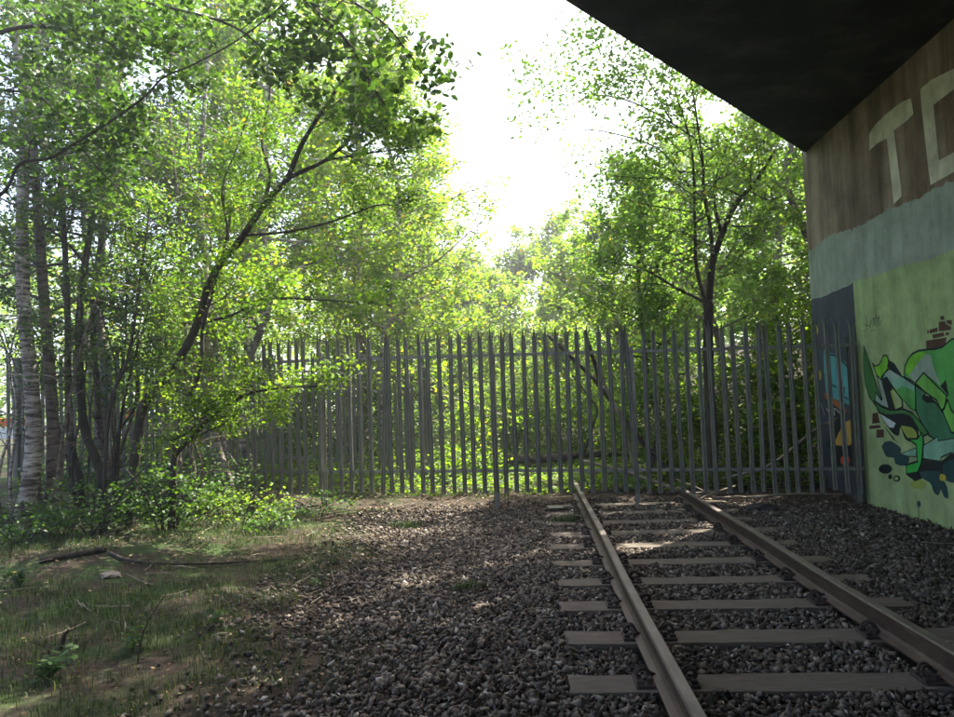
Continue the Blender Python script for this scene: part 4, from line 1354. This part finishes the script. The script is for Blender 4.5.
limb("dead_branch", "pale branch sloping from the log down towards the right rail", trace([(583, 461), (620, 470), (655, 482), (690, 494), (718, 502)], 12.9, -1.4), 0.025, 0.03, M["bark_pale"])
limb("dead_branch", "grey stick lying along the ground under the fence towards the wall", [gp(2.55, 11.05, 0.10), gp(3.1, 11.0, 0.12), gp(3.7, 10.98, 0.15), gp(4.3, 10.9, 0.13)], 0.022, 0.012, M["bark_pale"], sides=[[gp(3.0, 11.0, 0.12), gp(2.8, 10.85, 0.16), gp(2.66, 10.7, 0.13)]])
limb("dead_branch", "forked pale stick at the end of the right rail", [gp(2.2, 10.85, 0.06), gp(2.5, 11.0, 0.16), gp(2.95, 11.35, 0.22)], 0.022, 0.014, M["bark_pale"], sides=[[gp(2.5, 11.0, 0.16), gp(2.35, 11.2, 0.25), gp(2.1, 11.4, 0.34)]])
limb("dead_branch", "bare pole slanting low behind the fence by the painted wall", [gp(3.0, 12.3, 0.15), at_y(770, 465, 11.9), at_y(812, 432, 11.7), at_y(838, 418, 11.55)], 0.024, 0.016, M["bark_pale"])
limb("dead_branch", "curved fallen branch on the grass in front of the brambles", [gp(-4.4, 7.5, 0.02), gp(-4.0, 7.25, 0.03), gp(-3.4, 7.3, 0.03), gp(-2.9, 7.55, 0.02), gp(-2.45, 7.75, 0.02)], 0.017, 0.009, M["bark_dark"])
limb("short_log", "short dark log lying by the left edge of the picture", [gp(-5.0, 7.25, 0.03), gp(-4.75, 7.4, 0.035), gp(-4.5, 7.6, 0.03)], 0.035, 0.028, M["bark_dark"], "log")
limb("dead_branch", "dark stick rising from the brambles by the brown trunk", trace([(88, 540), (118, 500), (132, 480), (152, 462)], 8.6), 0.014, 0.008, M["bark_dark"])
limb("dry_stem", "thin upright dry stem in the grass at lower left", trace([(137, 672), (141, 640), (150, 618), (166, 594)], 4.75), 0.006, 0.003, M["bark_dark"], "stem")
limb("stump", "short dark broken stub in the grass at lower left", trace([(60, 650), (64, 636), (69, 630)], 4.75), 0.016, 0.010, M["bark_dark"], "stem")


def rock(name, label, x, y, s, mat, cat="stone", seed=0, dz=0.0, rz=0.0):
    r = np.random.default_rng(seed)
    bm = bmesh.new()
    bmesh.ops.create_icosphere(bm, subdivisions=2, radius=0.5)
    for v in bm.verts:
        d = 1 + 0.16 * r.normal()
        v.co = Vector((v.co.x * s[0] * d, v.co.y * s[1] * d, max(v.co.z, -0.3) * s[2] * d))
    me = bpy.data.meshes.new(name)
    bm.to_mesh(me)
    bm.free()
    me.materials.append(mat)
    o = obj(name, me, None, (x, y, float(ground_z(x, y)) + s[2] * 0.25 + dz))
    o.rotation_euler[2] = rz
    return tag(o, label, cat)


rock("rock", "dark lump of rubble beside the end of the right rail", *tp(762, 514), (0.42, 0.22, 0.2), M["soil_lump"], "rubble", 3)
rock("rock", "pale flat stone on the grass left of the path", *tp(110, 590), (0.2, 0.13, 0.07), M["bark_pale"], "stone", 4)
# battered metal box by the left rail
bx, by = tp(556, 513)
o = empty("metal_box", (bx, by, float(ground_z(bx, by))), "small dark box with a pale top beside the left rail near the fence", "box", None, 0.1)
mb = MB(); mb.box((0, 0, 0.045), (0.20, 0.12, 0.09)); mb.build("body", M["iron"], o, bevel=0.006)
mb = MB(); mb.box((0, 0, 0.0955), (0.205, 0.125, 0.011)); mb.build("lid", M["galv"], o, bevel=0.003)
# loose boards by the track end
for lab, a, b_, w in (("short loose board beside the right rail near the fence", (678, 514), (700, 511), 0.07), ("broken pale board under the fence at the end of the track", (690, 502), (716, 497), 0.05)):
    p0, p1 = np.array(tp(*a)), np.array(tp(*b_))
    L = np.linalg.norm(p1 - p0)
    c = (p0 + p1) / 2
    mb = MB(); mb.box((0, 0, 0.012), (L, w, 0.024))
    o = mb.build("loose_board", M["bark_pale"], None, bevel=0.003)
    o.location = (c[0], c[1], float(ground_z(c[0], c[1])) + 0.045)
    o.rotation_euler = (0.05, 0.04, math.atan2(p1[1] - p0[1], p1[0] - p0[0]))
    tag(o, lab, "board")

# leafy plants in the foreground grass
def plant(label, x, y, h, n, size, seed):
    T = Tree("nettle_plant", label, M["grass_stem"], LD, "leafy plants in the foreground grass", seed, "plant")
    gz = float(ground_z(x, y))
    T.base = np.array([x, y, gz])
    for k in range(6):
        a = T.r.random() * 6.28
        l = h * (0.6 + 0.5 * T.r.random())
        e = np.array([x + 0.6 * l * math.cos(a), y + 0.6 * l * math.sin(a), gz + l * 0.8])
        q, rr = T.stem([np.array([x, y, gz - 0.02]), np.array([x + 0.2 * l * math.cos(a), y + 0.2 * l * math.sin(a), gz + l * 0.5]), e], 0.004, 0.002, 5, 4)
        for i in range(2, len(q)):
            m_ = n // 60 + 1
            T.C.append(q[i] + T.r.normal(size=(m_, 3)) * size * 0.6)
            T.S.append(size * (0.7 + 0.5 * T.r.random(m_)))
    return T.build("leaves", "stems", up=1.2, shape=2)


M["grass_stem"] = mat_noise("green_stem", [(0.3, (0.04, 0.07, 0.02)), (0.7, (0.09, 0.12, 0.03))], 10, 0.7, bump=0)
plant("leafy green plant in the foreground grass at lower left", *tp(52, 680), 0.20, 150, 0.055, 401)
plant("small leafy plant right of the lower left stub", *tp(132, 655), 0.16, 100, 0.045, 402)
plant("small plant in the grass left of the ballast", *tp(215, 632), 0.10, 70, 0.035, 403)
plant("leafy seedling at the ballast edge by the grass", *tp(318, 590), 0.09, 70, 0.035, 404)
plant("low leafy plant by the far left grass edge", *tp(20, 600), 0.22, 140, 0.05, 405)

# road barriers glimpsed behind the left fence
M["barrier_orange"] = mat_paint("barrier_orange", (0.65, 0.12, 0.02), 0.1, 0.5)
M["barrier_white"] = mat_paint("barrier_white", (0.75, 0.75, 0.75), 0.08, 0.5)
for lab, px_, Y in (("orange and white road barrier glimpsed behind the fence at the left edge", 8, 19.0), ("orange and white road barrier glimpsed between the slim trunks behind the fence", 124, 21.0)):
    c = at_y(px_, 412, Y)
    gz = float(ground_z(c[0], c[1]))
    o = empty("road_barrier", (c[0], c[1], gz), lab, "barrier", "road barriers behind the left fence", 0.15)
    mb = MB(); mb.box((0, 0, 0.95), (1.0, 0.07, 0.22)); mb.build("top_board", M["barrier_orange"], o, bevel=0.01)
    mb = MB(); mb.box((0, 0, 0.66), (1.0, 0.05, 0.30)); mb.build("panel", M["barrier_white"], o, bevel=0.01)
    for s in (-1, 1):
        mb = MB(); mb.box((s * 0.42, 0, 0.42), (0.06, 0.045, 0.84)); mb.build("leg", M["barrier_white"], o)
        mb = MB(); mb.box((s * 0.42, 0, 0.03), (0.12, 0.5, 0.06)); mb.build("foot", M["barrier_orange"], o, bevel=0.01)

# ------------------------------------------------------------------ haze
mh = bpy.data.materials.new("haze_air")
mh.use_nodes = True
hn = mh.node_tree.nodes
hn.remove(hn["Principled BSDF"])
pv = hn.new("ShaderNodeVolumePrincipled")
pv.inputs["Color"].default_value = (0.95, 0.97, 1.0, 1)
pv.inputs["Density"].default_value = 0.0034
pv.inputs["Anisotropy"].default_value = 0.6
mh.node_tree.links.new(pv.outputs[0], hn["Material Output"].inputs["Volume"])
mb = MB()
mb.box((0, 50, 9.5), (604, 704, 21.5))
tag(mb.build("haze", mh), "thin pale haze in the air", "haze", kind="stuff")
tot = sum(len(o.data.loops) - 2 * len(o.data.polygons) for o in scene.objects if o.type == 'MESH')
print("TRIS", tot, "unique", sum(len(m_.loops) - 2 * len(m_.polygons) for m_ in bpy.data.meshes))
